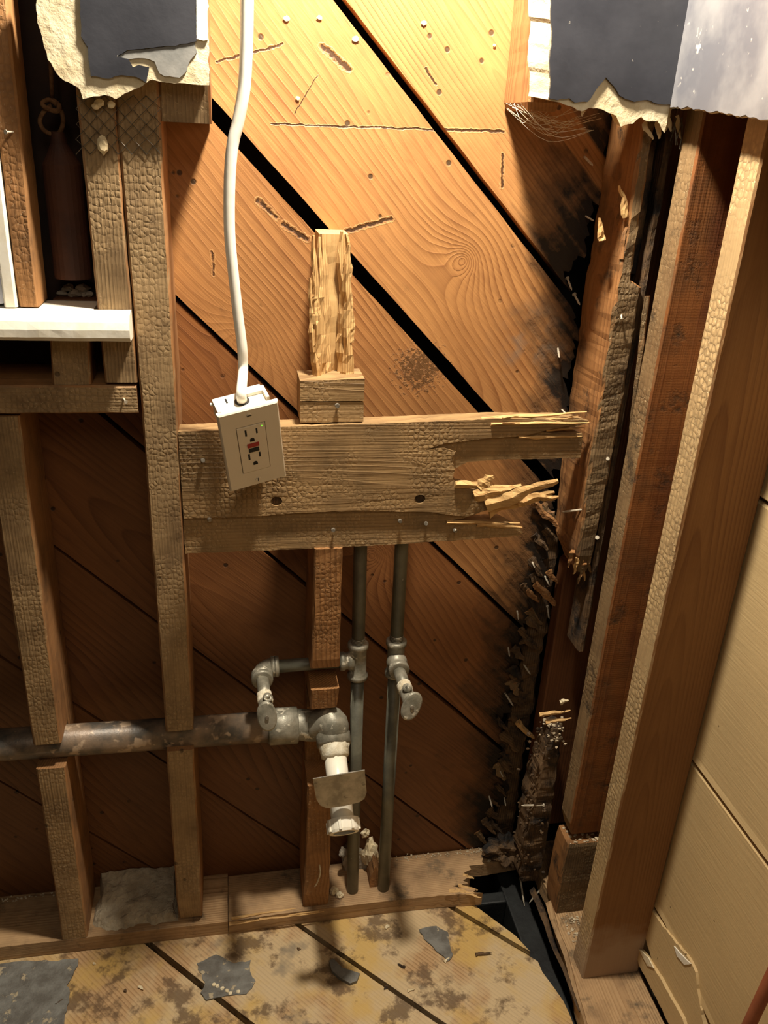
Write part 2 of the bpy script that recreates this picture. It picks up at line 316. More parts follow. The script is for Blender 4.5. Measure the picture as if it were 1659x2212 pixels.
def copy_of(o, loc, rot=None, label=None, scale=None):
    c = o.copy(); C_.objects.link(c); c.location = loc
    if rot is not None: c.rotation_euler = rot
    if scale: c.scale = scale
    if label: c['label'] = label
    return c
def nz(p, s, seed=0): return mnoise.noise(Vector(p)*s + Vector((seed*7.13, seed*3.7, seed*1.9)))
def timber(bm, secs, ax='z', step=.012, jit=.0006, ch=.0022, seed=1):
    """sawn timber lofted along an axis: secs = (t, a0, a1, b0, b1); equal t makes a notch step"""
    S = []
    for s0, s1 in zip(secs, secs[1:]):
        n = max(1, int(abs(s1[0]-s0[0])/step))
        for k in range(n):
            S.append([s0[i]+(s1[i]-s0[i])*k/n for i in range(5)])
    S.append(list(secs[-1])); rings = []
    for s in S:
        t, a0, a1, b0, b1 = s
        c = min(ch, (a1-a0)*.3, (b1-b0)*.3)
        pts = [(a0+c, b0), (a1-c, b0), (a1, b0+c), (a1, b1-c), (a1-c, b1), (a0+c, b1), (a0, b1-c), (a0, b0+c)]
        rg = []
        for j, (a, b) in enumerate(pts):
            p = {'z': (a, b, t), 'x': (t, a, b), 'y': (a, t, b)}[ax]
            q = 40 if jit < .002 else 60
            d1, d2 = nz(p, q, seed+j), nz(p, q, seed+j+31)
            big = nz(p, 9, seed)*.8
            a += jit*(d1*.8+big)*1.5; b += jit*(d2*.8+big)*1.5
            p = {'z': (a, b, t), 'x': (t, a, b), 'y': (a, t, b)}[ax]
            rg.append(bm.verts.new(p))
        rings.append(rg)
    for r0, r1 in zip(rings, rings[1:]):
        for j in range(8): bm.faces.new((r0[j], r0[(j+1) % 8], r1[(j+1) % 8], r1[j]))
    bm.faces.new(rings[0]); bm.faces.new(rings[-1]); return bm
def jag(pts, step=.006, amp=.0012, seed=1, closed=True):
    """resample a 3-D outline and roughen it"""
    out = []; n = len(pts)
    for i in range(n if closed else n-1):
        a, b = Vector(pts[i]), Vector(pts[(i+1) % n]); L = (b-a).length; k = max(1, int(L/step))
        for j in range(k):
            p = a+(b-a)*j/k
            if j: p = p + Vector((nz(p, 130, seed), nz(p, 130, seed+5)*.0, nz(p, 130, seed+9)))*amp
            out.append(p)
    return out
def slab(bm, front, back, holes=()):
    """solid between a front outline and a matching back outline (lists of points)"""
    def loop(pts):
        vs_ = [bm.verts.new(p) for p in pts]; return vs_, [bm.edges.new((vs_[i], vs_[(i+1) % len(vs_)])) for i in range(len(vs_))]
    fv, fe = loop(front); bv, be = loop(back); hf = []; hb = []
    for hfr, hbk in holes:
        a, ae = loop(hfr); b, bb = loop(hbk); hf.append((a, ae)); hb.append((b, bb))
    nrm = (sum((Vector(p) for p in front), Vector())/len(front) - sum((Vector(p) for p in back), Vector())/len(back)).normalized()
    for e, extra in ((fe, hf), (be, hb)):
        ed = list(e)
        for _, x in extra: ed += x
        bmesh.ops.triangle_fill(bm, use_beauty=True, use_dissolve=False, edges=ed)
    for a, b in [(fv, bv)]+[(x[0], y[0]) for x, y in zip(hf, hb)]:
        for i in range(len(a)):
            j = (i+1) % len(a); bm.faces.new((a[i], a[j], b[j], b[i]))
    return bm
def tube(bm, path, rad, seg=16, cap=True):
    """round bar swept along points, rad a number or one per point"""
    P = [Vector(p) for p in path]; n = len(P); rad = [rad]*n if not hasattr(rad, '__len__') else rad
    t0 = (P[1]-P[0]).normalized(); up = Vector((0, 0, 1)) if abs(t0.z) < .9 else Vector((0, 1, 0))
    a = t0.cross(up).normalized(); rings = []
    for i in range(n):
        t = ((P[min(i+1, n-1)]-P[i]).normalized() + (P[i]-P[max(i-1, 0)]).normalized())
        t = t.normalized() if t.length > 1e-6 else t0
        a = (a - t*a.dot(t)).normalized(); b = t.cross(a)
        rings.append([bm.verts.new(P[i] + rad[i]*(math.cos(2*math.pi*k/seg)*a+math.sin(2*math.pi*k/seg)*b)) for k in range(seg)])
    for r0, r1 in zip(rings, rings[1:]):
        for k in range(seg): bm.faces.new((r0[k], r0[(k+1) % seg], r1[(k+1) % seg], r1[k]))
    if cap: bm.faces.new(rings[0]); bm.faces.new(rings[-1])
    return bm
def spline(pts, n=8):
    P = [Vector(p) for p in pts]; out = []
    for i in range(len(P)-1):
        p0, p1, p2, p3 = P[max(i-1, 0)], P[i], P[i+1], P[min(i+2, len(P)-1)]
        for k in range(n):
            t = k/n
            out.append(.5*((2*p1)+(p2-p0)*t+(2*p0-5*p1+4*p2-p3)*t*t+(3*p1-p0-3*p2+p3)*t*t*t))
    out.append(P[-1]); return out
def arc(c, r, a0, a1, ea, eb, n=8):
    return [Vector(c)+r*(math.cos(a0+(a1-a0)*k/n)*Vector(ea)+math.sin(a0+(a1-a0)*k/n)*Vector(eb)) for k in range(n+1)]
def box(bm, lo, hi, bev=0.0):
    r = bmesh.ops.create_cube(bm, size=1.0); v = r['verts']
    for q in v: q.co = Vector([(lo[i]+hi[i])/2 + q.co[i]*(hi[i]-lo[i]) for i in range(3)])
    if bev:
        es = list({e for q in v for e in q.link_edges}); bmesh.ops.bevel(bm, geom=es, offset=bev, segments=2, affect='EDGES', profile=.6)
    return bm
def sliver(bm, p0, p1, wd, th, seed=0, n=9, curl=0.0, nrm=Vector((0, -1, 0)), ragged=.45):
    """a torn splinter: long irregular blade tapering to a ragged tip"""
    p0, p1 = Vector(p0), Vector(p1); t = (p1-p0).normalized(); s = t.cross(nrm).normalized(); u = s.cross(t); L = (p1-p0).length; rings = []
    for i in range(n):
        k = i/(n-1); c = p0+t*L*k + u*curl*math.sin(k*2.2)*L*.3
        ww = wd*(1-.75*k**2.2)*(1+ragged*nz((k*5, seed, 1), 1.7, seed)); tt = th*(1-.6*k)*(1+.4*nz((k*6, seed, 3), 1.3, seed))
        o = s*wd*.35*nz((k*3, seed, 2), 1.1, seed)
        rings.append([bm.verts.new(c+o-s*ww/2-u*tt*.3), bm.verts.new(c+o-s*ww*.1+u*tt*.5*(1+nz((k*9, seed, 5), 1, 2))), bm.verts.new(c+o+s*ww/2+u*tt*.2*nz((k*7, seed, 8), 1, 3)), bm.verts.new(c+o+s*ww*.1-u*tt*.5)])
    for a, b in zip(rings, rings[1:]):
        for j in range(4): bm.faces.new((a[j], a[(j+1) % 4], b[(j+1) % 4], b[j]))
    bm.faces.new(rings[0]); bm.faces.new(rings[-1]); return bm
def lump(bm, c, size, seed=0, sub=2, amp=.35):
    r = bmesh.ops.create_icosphere(bm, subdivisions=sub, radius=1.0)
    for v in r['verts']:
        d = v.co.copy(); k = 1+amp*(nz(d, 1.4, seed)+.5*nz(d, 3.1, seed+3))
        v.co = Vector(c)+Vector([d[i]*size[i]*k for i in range(3)])
    return bm
BM = bmesh.new
#=SPLIT=
# ------------------------------------------------------------------ the setting
SH = 0.095                                   # front of the diagonal sheathing
ROT = [(1290, 480), (1262, 560), (1245, 650), (1258, 770), (1245, 850), (1225, 1060), (1190, 1200), (1150, 1350), (1120, 1480), (1110, 1600), (1100, 1700), (1060, 1800)]
ROTP = sorted([(hy(x, y, SH).z, hy(x, y, SH).x) for x, y in ROT])
def lerp_tab(tab, z):
    if z <= tab[0][0]: return tab[0][1]
    for (z0, x0), (z1, x1) in zip(tab, tab[1:]):
        if z <= z1: return x0+(x1-x0)*(z-z0)/(z1-z0)
    return tab[-1][1]
def diag_boards(bm, edges, to_xyz, urange, rag, th, tones, toff=(), nv=26):
    lg = bm.verts.layers.float_vector.new('gc'); lt = bm.verts.layers.float.new('tone'); lr = bm.verts.layers.float.new('rot')
    for i, (v0, v1) in enumerate(edges):
        rnd = random.Random(100+i); off = Vector((rnd.uniform(-.04, .04), rnd.uniform(0, .03), rnd.uniform(0, 9)))
        d = (toff[i] if i < len(toff) else rnd.uniform(-.001, .001))
        cols = []
        for k in range(nv+1):
            v = v0+(v1-v0)*k/nv; u0, u1, jag_ = urange(v)
            if u1-u0 < .004: u1 = u0+.004
            if jag_: u1 += rag(v, i)
            n = 70; cc = []
            for j in range(n+1):
                u = u0+(u1-u0)*j/n
                e = .0
                if k in (0, nv): e = .0009*nz((u, i, k), 22, 3)
                a = to_xyz(u, v+e, d); b = to_xyz(u, v+e, th)
                row = []
                for p, nn in ((a, 0), (b, th)):
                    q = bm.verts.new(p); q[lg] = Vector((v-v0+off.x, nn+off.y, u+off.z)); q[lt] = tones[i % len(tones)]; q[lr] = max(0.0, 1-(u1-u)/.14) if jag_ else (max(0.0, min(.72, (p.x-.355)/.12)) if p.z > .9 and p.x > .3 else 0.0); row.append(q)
                cc.append(row)
            cols.append(cc)
        for k in range(nv):
            for j in range(n):
                a, b = cols[k], cols[k+1]
                bm.faces.new((a[j][0], b[j][0], b[j+1][0], a[j+1][0])); bm.faces.new((a[j][1], a[j+1][1], b[j+1][1], b[j][1]))
            for j in (0, n): bm.faces.new((cols[k][j][0], cols[k+1][j][0], cols[k+1][j][1], cols[k][j][1]))
        for k in (0, nv):
            for j in range(n): bm.faces.new((cols[k][j][0], cols[k][j+1][0], cols[k][j+1][1], cols[k][j][1]))
s2 = math.sqrt(2)
bm = BM()
CS = [2.19, 1.940, 1.686, 1.4305, 1.178, .921, .678, .418, .161, -.09, -.34, -.59, -.84]
GAP = [.004, .004, .006, .0105, .0165, .0065, .0055, .004, .003, .003, .003, .003, .003]
edges = [(CS[i+1]/s2+GAP[i+1]/2, CS[i]/s2-GAP[i]/2) for i in range(len(CS)-1)]
def ur(v):
    lo = max(-.62*s2-v, v-1.46*s2); hi = .5*s2-v; jg = False
    for _ in range(6):
        z = (v-hi)/s2; x = lerp_tab(ROTP, z) if z < 1.12 else .56; hi = x*s2-v
    z = (v-hi)/s2; jg = z < 1.10
    if v < hi: hi = v; jg = False
    return lo, max(lo, hi), jg
def rag(v, i): return .030*nz((v, i, 0), 28, 4) + .022*nz((v, i, 1), 90, 5) + .012*nz((v, i, 2), 220, 6) - .01
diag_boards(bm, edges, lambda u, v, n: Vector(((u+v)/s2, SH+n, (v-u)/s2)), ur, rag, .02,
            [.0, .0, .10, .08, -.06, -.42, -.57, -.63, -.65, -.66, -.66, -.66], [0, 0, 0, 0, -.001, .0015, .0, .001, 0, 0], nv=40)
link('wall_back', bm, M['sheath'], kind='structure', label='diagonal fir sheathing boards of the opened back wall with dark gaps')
bm = box(BM(), (-.8, .16, -.3), (.62, .17, 1.6)); link('wall_backing', bm, M['dark'], kind='structure')
# floor: diagonal sub-floor boards with a rotted hole in the corner
HOLE = [(-2., .47), (-.19, .470), (-.15, .462), (-.12, .455), (-.091, .444), (-.036, .422), (-.003, .378), (.03, .372), (.10, .37)]
bm = BM()
FC = [1.10, .846, .594, .3445, .0868, -.150, -.40, -.65, -.90, -1.15, -1.40, -1.65, -1.9]
edges = [(FC[i+1]/s2+.0042, FC[i]/s2-.0042) for i in range(len(FC)-1)]
def urf(v):
    lo = max(-.75*s2-v, v-.12*s2); hi = .4*s2-v
    for _ in range(6): hi = lerp_tab(HOLE, (v-hi)/s2)*s2-v
    y = (v-hi)/s2; jg = y > -.17
    hi2 = v+1.25*s2
    if hi2 < hi: hi = hi2; jg = False
    return lo, max(lo, hi), jg
diag_boards(bm, edges, lambda u, v, n: Vector(((u+v)/s2, (v-u)/s2, -n)), urf, lambda v, i: .010*nz((v, i, 0), 60, 4)+.006*nz((v, i, 1), 170, 5), .022,
            [0, .1, -.05, .06, 0, -.08, .05], nv=14)
link('floor', bm, M['floor'], kind='structure', label='stained diagonal sub-floor boards with dark open seams')
bm = box(BM(), (-1.0, -1.6, -.32), (.8, .3, -.30)); link('crawl_space', bm, M['dark'], kind='structure')
# right wall: tan painted horizontal boards, the lowest edge torn
XR = .592
bm = BM(); lg = bm.verts.layers.float_vector.new('gc')
rows = [(.1625, .4325), (.436, .8145), (.818, 1.12), (1.124, 1.40)]
for i, (z0, z1) in enumerate(rows):
    ny, st = 60, [0, .006, .012]
    g0 = []
    for k in range(ny+1):
        y = -1.1+1.2*k/ny; tear = 0
        if i == 0: tear = .006*nz((y, 0, 0), 14, 2)+.003*nz((y, 0, 1), 50, 2) - max(0, (-.215-y))*.16
        prof = [(XR+.016, z0+tear), (XR+.002, z0+tear), (XR-.0015, z0+tear+.003), (XR, z0+tear+.012), (XR, z1-.004), (XR+.003, z1), (XR+.016, z1)]
        vs_ = []
        for x, z in prof:
            q = bm.verts.new((x, y, z)); q[lg] = Vector((z+i*.37, x, y+i*2.3)); vs_.append(q)
        g0.append(vs_)
    for a, b in zip(g0, g0[1:]):
        for j in range(len(a)-1): bm.faces.new((a[j], a[j+1], b[j+1], b[j]))
    for a in (g0[0], g0[-1]): bm.faces.new(a)
link('wall_right', bm, M['tan'], kind='structure', label='tan painted horizontal boards of the right wall')
bm = box(BM(), (.612, -1.1, -.1), (.62, .16, 1.45)); link('wall_right_backing', bm, M['mortar'], kind='structure')
# ------------------------------------------------------------------ timbers
def timber_obj(name, secs, mat, label, cat='stud', ax='z', parent=None, group=None, **k):
    return link(name, timber(BM(), secs, ax, **k), mat, parent, label, cat, group, gax=ax)
B = .0948
timber_obj('wall_stud', [(.033, -.1020, -.0665, .012, B), (.06, -.1025, -.0655, .004, B), (.10, -.1025, -.0650, 0, B), (.3765, -.1015, -.0645, 0, B), (.3765, -.1015, -.0645, .056, B), (.4115, -.1005, -.0635, .056, B),
           (.4115, -.1005, -.0635, 0, B), (.90, -.1005, -.0610, 0, B), (1.142, -.1035, -.0620, 0, B), (1.38, -.1035, -.062, 0, B)], M['stud'],
           'full height lathed stud left of the hanging outlet, notched for the drain pipe', seed=3)
timber_obj('wall_stud', [(.905, -.1385, -.1025, 0, B), (1.06, -.1395, -.1035, 0, B), (1.38, -.1415, -.1055, 0, B)], M['stud'],
           'shorter lathed stud doubled against the full height stud, ending above the ledge', seed=8)
timber_obj('wall_stud', [(.0295, -.2760, -.2390, 0, B), (.363, -.2745, -.2365, 0, B), (.363, -.2745, -.2365, .056, B), (.4045, -.2735, -.2375, .056, B), (.4045, -.2735, -.2375, 0, B), (.866, -.2710, -.2340, 0, B)], M['stud'],
           'lathed stud under the ledge at the left edge, cut around the drain pipe', seed=12)
timber_obj('window_ledge', [(-.52, .0, B, .8685, .9015), (-.1045, .0, B, .8685, .9015)], M['stud'], 'horizontal rough timber ledge butting against the full height stud', 'ledge', 'x', seed=5)
timber_obj('window_jamb_stud', [(.988, -.2185, -.1985, .0, .05), (1.38, -.2150, -.1925, .0, .05)], M['splitwood'], 'narrow jamb stud above the white rail at the far left', seed=15)
timber_obj('cripple_block', [(.902, -.1945, -.1535, .003, .06), (.957, -.1920, -.1515, .003, .06)], M['stud'], 'short upright block between ledge and white rail', 'block', seed=18)
timber_obj('nailing_block', [(1.1745, -.0615, -.0115, .002, .093), (1.36, -.0605, -.0105, .002, .093)], M['stud'], 'wood block under the left plaster remnant beside the studs', 'block', seed=21)
# stud stump hidden behind the right plaster, only its left side and torn foot show
timber_obj('wall_stud', [(1.205, .326, .357, .012, B-.004), (1.213, .3225, .358, .004, B-.002), (1.40, .322, .360, .0, B)], M['splitwood'], 'torn stud end above, behind the left edge of the right plaster', jit=.0012, seed=23)
# ------------------------------------------------------------------ broken cross beam
def P0(l, y=0): return [hy(a, b, y) for a, b in l]
beam = thing('cross_beam', (.17, .015, .69), 'wide lathed cross beam with a splintered broken right end behind the outlet', 'beam')
base = [(385, 933), (610, 922), (850, 914), (1079, 904.5), (1175, 906), (1230, 905), (1272, 908), (1270, 914), (1245, 922), (1203, 925), (1160, 932), (1200, 938), (1258, 936), (1259, 946), (1254, 989), (1168, 992), (1089, 992), (1010, 998),
        (983, 1012), (978, 1035), (992, 1050), (1032, 1060), (1045, 1080), (1100, 1075), (1150, 1070), (1128, 1082), (1062, 1099), (1009, 1117), (975, 1124), (1000, 1131), (1050, 1130), (1095, 1128), (1118, 1138), (1130, 1150), (1125, 1156), (1082, 1161), (850, 1176), (690, 1184), (400, 1196)]
skin = [(385, 933), (610, 922), (850, 914), (1079, 904.5), (1175, 906), (1210, 912), (1245, 917), (1195, 926), (1130, 942), (1040, 948), (960, 958), (918, 972), (960, 968), (985, 976), (975, 990), (983, 1012), (978, 1035), (992, 1050), (1032, 1060), (1045, 1080), (1062, 1098), (1009, 1116), (968, 1112), (930, 1106), (850, 1105), (760, 1104), (700, 1106), (620, 1110), (540, 1116), (397, 1120)]
bm = BM()
f0 = P0(base, .0045); f0 = jag(f0, .007, .0012, 3); bk = []
for p in f0:
    q = CAM + (Vector(p)-Vector(CAM)) if False else Vector(p); bk.append(Vector((p.x - (max(0, p.x-.30)*.10), .031, p.z)))
slab(bm, f0, bk)
f1 = jag(P0(skin, -.0003), .007, .0009, 4); b1 = [Vector((p.x, .0047, p.z)) for p in f1]; holes = []
HC = [hy(597, 1083, 0), hy(907, 1078, 0)]
for c in HC:
    hh = [c + Vector((.0072*math.cos(t*math.pi/9), 0, .0062*math.sin(t*math.pi/9))) for t in range(18)]
    holes.append(([Vector((p.x, -.0003, p.z)) for p in hh], [Vector((p.x, .0047, p.z)) for p in hh]))
slab(bm, f1, b1, holes)
link('beam_board', bm, M['beam'], beam, gax='x')
for c in HC:
    bm = BM(); tube(bm, [c+Vector((.0005, .0043, -.0005)), c+Vector((.0005, .003, -.0005))], .0052, 16); link('plugged_hole', bm, M['rotten'], beam, 'dark drilled hole')
# fresh torn splinters of the broken end
SPL = [((1040, 906), (1266, 889), .0055, .006, .004), ((1150, 912), (1248, 899), .005, .005, .002), ((1060, 916), (1272, 911), .0045, .005, .0), ((1120, 944), (1256, 942), .0045, .005, 0.001), ((1180, 928), (1262, 925), .004, .004, .004),
       ((983, 1049), (1112, 1052), .010, .006, -.004), ((1024, 1074), (1125, 1046), .016, .007, -.006), ((1036, 1056), (1064, 1026), .018, .004, -.004), ((1050, 1094), (1204, 1034), .022, .006, -.006), ((1056, 1102), (1198, 1060), .017, .006, .003), ((1120, 1084), (1206, 1070), .014, .006, .000),
       ((965, 1128), (1122, 1130), .005, .006, .002), ((1030, 1133), (1128, 1140), .006, .006, .004), ((1085, 904), (1122, 898), .004, .004, -.004)]
for i, (a, b, ww, tt, yo) in enumerate(SPL):
    bm = BM(); sliver(bm, hy(*a, yo), hy(*b, yo+R_.uniform(-.006, .01)), ww, tt, i+3, 12, R_.uniform(-.05, .08))
    link('splinter', bm, M['fresh'], beam, 'pale torn splinter' if i == 0 else None, gax='x')
# ------------------------------------------------------------------ block and torn stud above the beam
blk = thing('spacer_block', (.118, .022, .857), 'small lathed block standing on the cross beam, nail in its face', 'block')
bm = BM(); fr = jag(P0([(648, 823), (788, 818), (786, 866), (648, 866.5)], .004), .01, .0008, 2); slab(bm, fr, [Vector((p.x, .05, p.z)) for p in fr])
fr = jag(P0([(648.5, 868.5), (785.5, 869), (785, 911), (649, 913)], .005), .01, .0008, 6); slab(bm, fr, [Vector((p.x, .05, p.z)) for p in fr])
fr = P0([(652, 840), (782, 838), (782, 900), (652, 900)], .008); slab(bm, fr, [Vector((p.x, .048, p.z)) for p in fr])
link('split_block', bm, M['beam'], blk, gax='x')
def nailhead(bm, c, r=.0028, ax=(0, -1, 0), L=.004):
    c = Vector(c); a = Vector(ax); tube(bm, [c, c+a*L*.45], r*.45, 8); tube(bm, [c+a*L*.4, c+a*L*.75, c+a*L], [r, r, r*.8], 12); return bm
bm = nailhead(BM(), hy(728, 875, .004), .0031); link('nail', bm, M['steel'], blk, 'grey nail head')
ts = thing('torn_stud', (.12, .05, .905), 'pale stump of a stud torn hollow, standing on the small block', 'stud')
bm = BM()
sl = [((684, 822), (678, 508), .010, .011, .026), ((694, 822), (690, 512), .010, .012, .034), ((703, 822), (700, 505), .012, .010, .042), ((742, 822), (738, 500), .012, .011, .036), ((752, 822), (752, 528), .010, .013, .028), ((676, 760), (670, 600), .007, .006, .024), ((680, 700), (676, 560), .008, .006, .024), ((757, 740), (760, 630), .006, .006, .03), ((748, 640), (750, 505), .008, .008, .032)]
for i, (a, b, ww, tt, yy) in enumerate(sl): sliver(bm, hy(*a, yy), hy(*b, yy+.004), ww*1.25, tt, i+20, 16, R_.uniform(-.02, .02), ragged=.55)
link('torn_fibres', bm, M['fresh'], ts)
bm = BM(); secs = []
z0, z1 = hy(715, 822, .05).z-.002, hy(715, 505, .05).z
for k in range(15):
    t = k/14; a = hy(686-8*t, 700, .05).x; b = hy(752, 700, .05).x
    secs.append((z0+(z1-z0)*t, a+.004, b-.002, .046+.006*nz((t, 0, 0), 3, 2), .0945))
timber(bm, secs, 'z', .03, .0012, .003, 9); link('hollow_core', bm, M['fresh'], ts)
# ------------------------------------------------------------------ centre stud below the beam
timber_obj('wall_stud', [(.029, .0935, .1345, .012, B-.03), (.06, .0935, .1345, .008, B-.02), (.10, .0945, .1350, .012, B), (.22, .096, .1345, .009, B), (.285, .097, .1345, .008, B), (.285, .098, .1345, .062, B), (.430, .098, .1345, .062, B), (.430, .0985, .1365, .003, B), (.464, .0985, .1385, .001, B),
           (.464, .0985, .1385, .058, B), (.5005, .0985, .1385, .058, B), (.5005, .0975, .1385, .0015, B), (.515, .0985, .1375, -.0005, B), (.600, .0995, .1370, -.0005, B), (.6855, .1005, .1370, -.0005, B)], M['splitwood'],
           'short stud under the cross beam beside the grey pipes, notched and rotted at the foot', jit=.0011, seed=33)
# ------------------------------------------------------------------ left plaster remnant
pl = thing('plaster_remnant', (-.085, -.011, 1.20), 'broken plaster remnant with dark coating at the upper left, above the doubled studs', 'plaster')
o = [(78, -60), (80, 45), (93, 90), (103, 128), (122, 158), (140, 175), (169, 189), (179, 214), (202, 208), (226, 205), (250, 214), (267, 203), (307, 186), (324, 172), (358, 178), (400, 180), (452, 184), (451, 120), (447, -60)]
fr = jag(P0(o, -.020), .004, .0022, 2); cx = sum(p.x for p in fr)/len(fr)
slab(BM_ := BM(), fr, [Vector((p.x + (.004 if p.x < cx else -.0015), -.0012, p.z+.004)) for p in fr]); link('gypsum_core', BM_, M['plaster'], pl)
o = [(172, -60), (175, 78), (189, 101), (193, 140), (196, 165), (236, 170), (262, 162), (294, 166), (316, 179), (322, 145), (300, 140), (287, 145), (277, 127), (253, 121), (275, 108), (330, 103), (380, 99), (424, 89), (422, -60)]
fr = jag(P0(o, -.0225), .004, .0012, 3); slab(BM_ := BM(), fr, [Vector((p.x, -.0198, p.z)) for p in fr]); link('dark_coating', BM_, M['darkpaint'], pl, 'blue-black coating')
o = [(253, 122), (279, 128), (290, 126), (320, 127), (334, 133), (344, 158), (356, 165), (388, 168), (404, 152), (411, 130), (426, 112), (421, 91), (378, 98), (330, 104), (276, 110)]
fr = jag(P0(o, -.0215), .004, .0010, 5); slab(BM_ := BM(), fr, [Vector((p.x, -.0198, p.z)) for p in fr]); link('torn_paper', BM_, M['greypaint'], pl, 'grey torn paper flap')
fr = P0([(424, -60), (424.5, 84), (440, 88), (449, 86), (447, -60)], -.0222); slab(BM_ := BM(), fr, [Vector((p.x, -.0198, p.z)) for p in fr]); link('white_edge', BM_, M['whitepaint'], pl, 'white painted edge strip')
def wire_mesh(name, cols, rows, label, dz=16, seed=0):
    bm = BM()
    for k, x in enumerate(cols):
        pts = []
        for j, y in enumerate(rows):
            s_ = (1 if (j+k) % 2 else -1)
            pts.append(hy(x+s_*7.5+2*nz((k, j, seed), 1, 1), y+3*nz((k, j, seed), 1.3, 2), -.0022+.0016*nz((k, j, 3), .9, 4)))
        if len(pts) > 2: tube(bm, pts, .00045, 5)
    return link(name, bm, M['wire'], None, label, 'wire mesh', group='cut wire lath under the plaster')
wire_mesh('wire_lath', [172+15.2*i for i in range(12)], [206, 220, 236, 252, 268, 284, 300, 316, 333], 'fringe of cut wire lath hanging over the two doubled studs')
for i, (x, y, s_) in enumerate([(215, 222, .005), (240, 226, .004), (206, 230, .0035), (222, 313, .0055)]):
    bm = lump(BM(), hy(x, y, -.004), (s_, .0035, s_*(1.6 if i == 3 else .8)), i+3, 2); link('plaster_crumb', bm, M['plaster'], None, 'small plaster crumb caught in the wire lath over the doubled studs', 'plaster crumb', 'plaster crumbs in the wire lath')
# ------------------------------------------------------------------ right plaster remnant, turning the corner
pr = thing('plaster_remnant', (.40, -.011, 1.21), 'large blue-black coated plaster remnant turning the upper right corner', 'plaster')
of = [(1188, -60), (1186, 30), (1189, 75), (1183, 130), (1187, 180), (1184, 215), (1219, 226), (1240, 232), (1258, 240), (1273, 233), (1300, 236), (1331, 250), (1341, 274), (1350, 270), (1367, 267), (1385, 252), (1400, 262), (1421, 262), (1435, 287), (1444, 245), (1452, 232), (1500, 215), (1540, -60)]
fr = [Vector((min(p.x, .4745), p.y, p.z)) for p in jag(P0(of, -.0195), .004, .0020, 7)]
bkk = []
for p in fr:
    k = max(0, min(1, (.356-p.x)/.02)); bkk.append(Vector((p.x-.016*k + (.012 if p.x > .46 else 0), -.0015, p.z+.004*(1-k)+.003*k)))
slab(BM_ := BM(), fr, bkk); link('gypsum_core', BM_, M['plaster'], pr)
o = [(1192, -60), (1190, 40), (1193, 76), (1187, 130), (1190, 182), (1186, 212), (1205, 216), (1230, 212), (1243, 222), (1269, 220), (1276, 213), (1290, 190), (1309, 167), (1325, 185), (1338, 206), (1352, 214), (1370, 220), (1399, 216), (1420, 224), (1450, 226), (1500, 215), (1540, -60)]
fr = [Vector((min(p.x, .4729), p.y, p.z)) for p in jag(P0(o, -.0222), .004, .0012, 8)]; slab(BM_ := BM(), fr, [Vector((p.x, -.0193, p.z)) for p in fr]); link('dark_coating', BM_, M['darkpaint'], pr, 'blue-black coating')
XF = .4725
pts = [hx(1452, 232, XF), hx(1489, 232, XF), hx(1529, 242, XF), hx(1560, 243, XF), hx(1594, 250, XF), hx(1659, 258, XF), Vector((XF, -.45, 1.195)), Vector((XF, -.45, 1.43)), Vector((XF, -.0222, 1.43))]
fr = []
for p in pts: fr.append(Vector(p))
fr[0].y = -.0222
def jagx(pts_, step, amp, seed):
    out = []
    for i in range(len(pts_)):
        a, b = pts_[i], pts_[(i+1) % len(pts_)]; k = max(1, int((b-a).length/step))
        for j in range(k):
            p = a+(b-a)*j/k
            if j and p.z < 1.3: p = p+Vector((0, 0, amp*(nz(p, 90, seed)+.6*nz(p, 260, seed))))
            out.append(p)
    return out
fr = jagx(fr, .004, .0022, 4); slab(BM_ := BM(), fr, [Vector((XF+.0025, p.y, p.z)) for p in fr]); link('side_coating', BM_, M['sidepaint'], pr, 'paler grey coating on the side wall')
slab(BM_ := BM(), [Vector((XF+.0024, p.y, p.z-.0012)) for p in fr], [Vector((.4985, p.y, p.z+.003)) for p in fr]); link('gypsum_core', BM_, M['plaster'], pr)
for i, (a, b, c) in enumerate([((1390, 265), (1412, 300), .007), ((1422, 262), (1424, 300), .008), ((1440, 250), (1452, 282), .008), ((1258, 238), (1257, 252), .005), ((1462, 250), (1470, 300), .006)]):
    bm = BM(); sliver(bm, hy(*a, -.008), hy(*b, -.008), c, .004, i+50, 8); link('plaster_shard', bm, M['plaster'], pr)
bm = BM()
for i in range(9):
    a = (1462+R_.uniform(-10, 30), 262+R_.uniform(-12, 10)); b = (a[0]+R_.uniform(-14, 6), a[1]+R_.uniform(25, 55)); tube(bm, [hy(*a, -.012), hy((a[0]+b[0])/2+R_.uniform(-4, 4), (a[1]+b[1])/2, -.014), hy(*b, -.012)], .0006, 5)
link('wire_lath', bm, M['wire'], None, 'tuft of cut wire lath under the right plaster remnant at the corner', 'wire mesh', group='cut wire lath under the plaster')
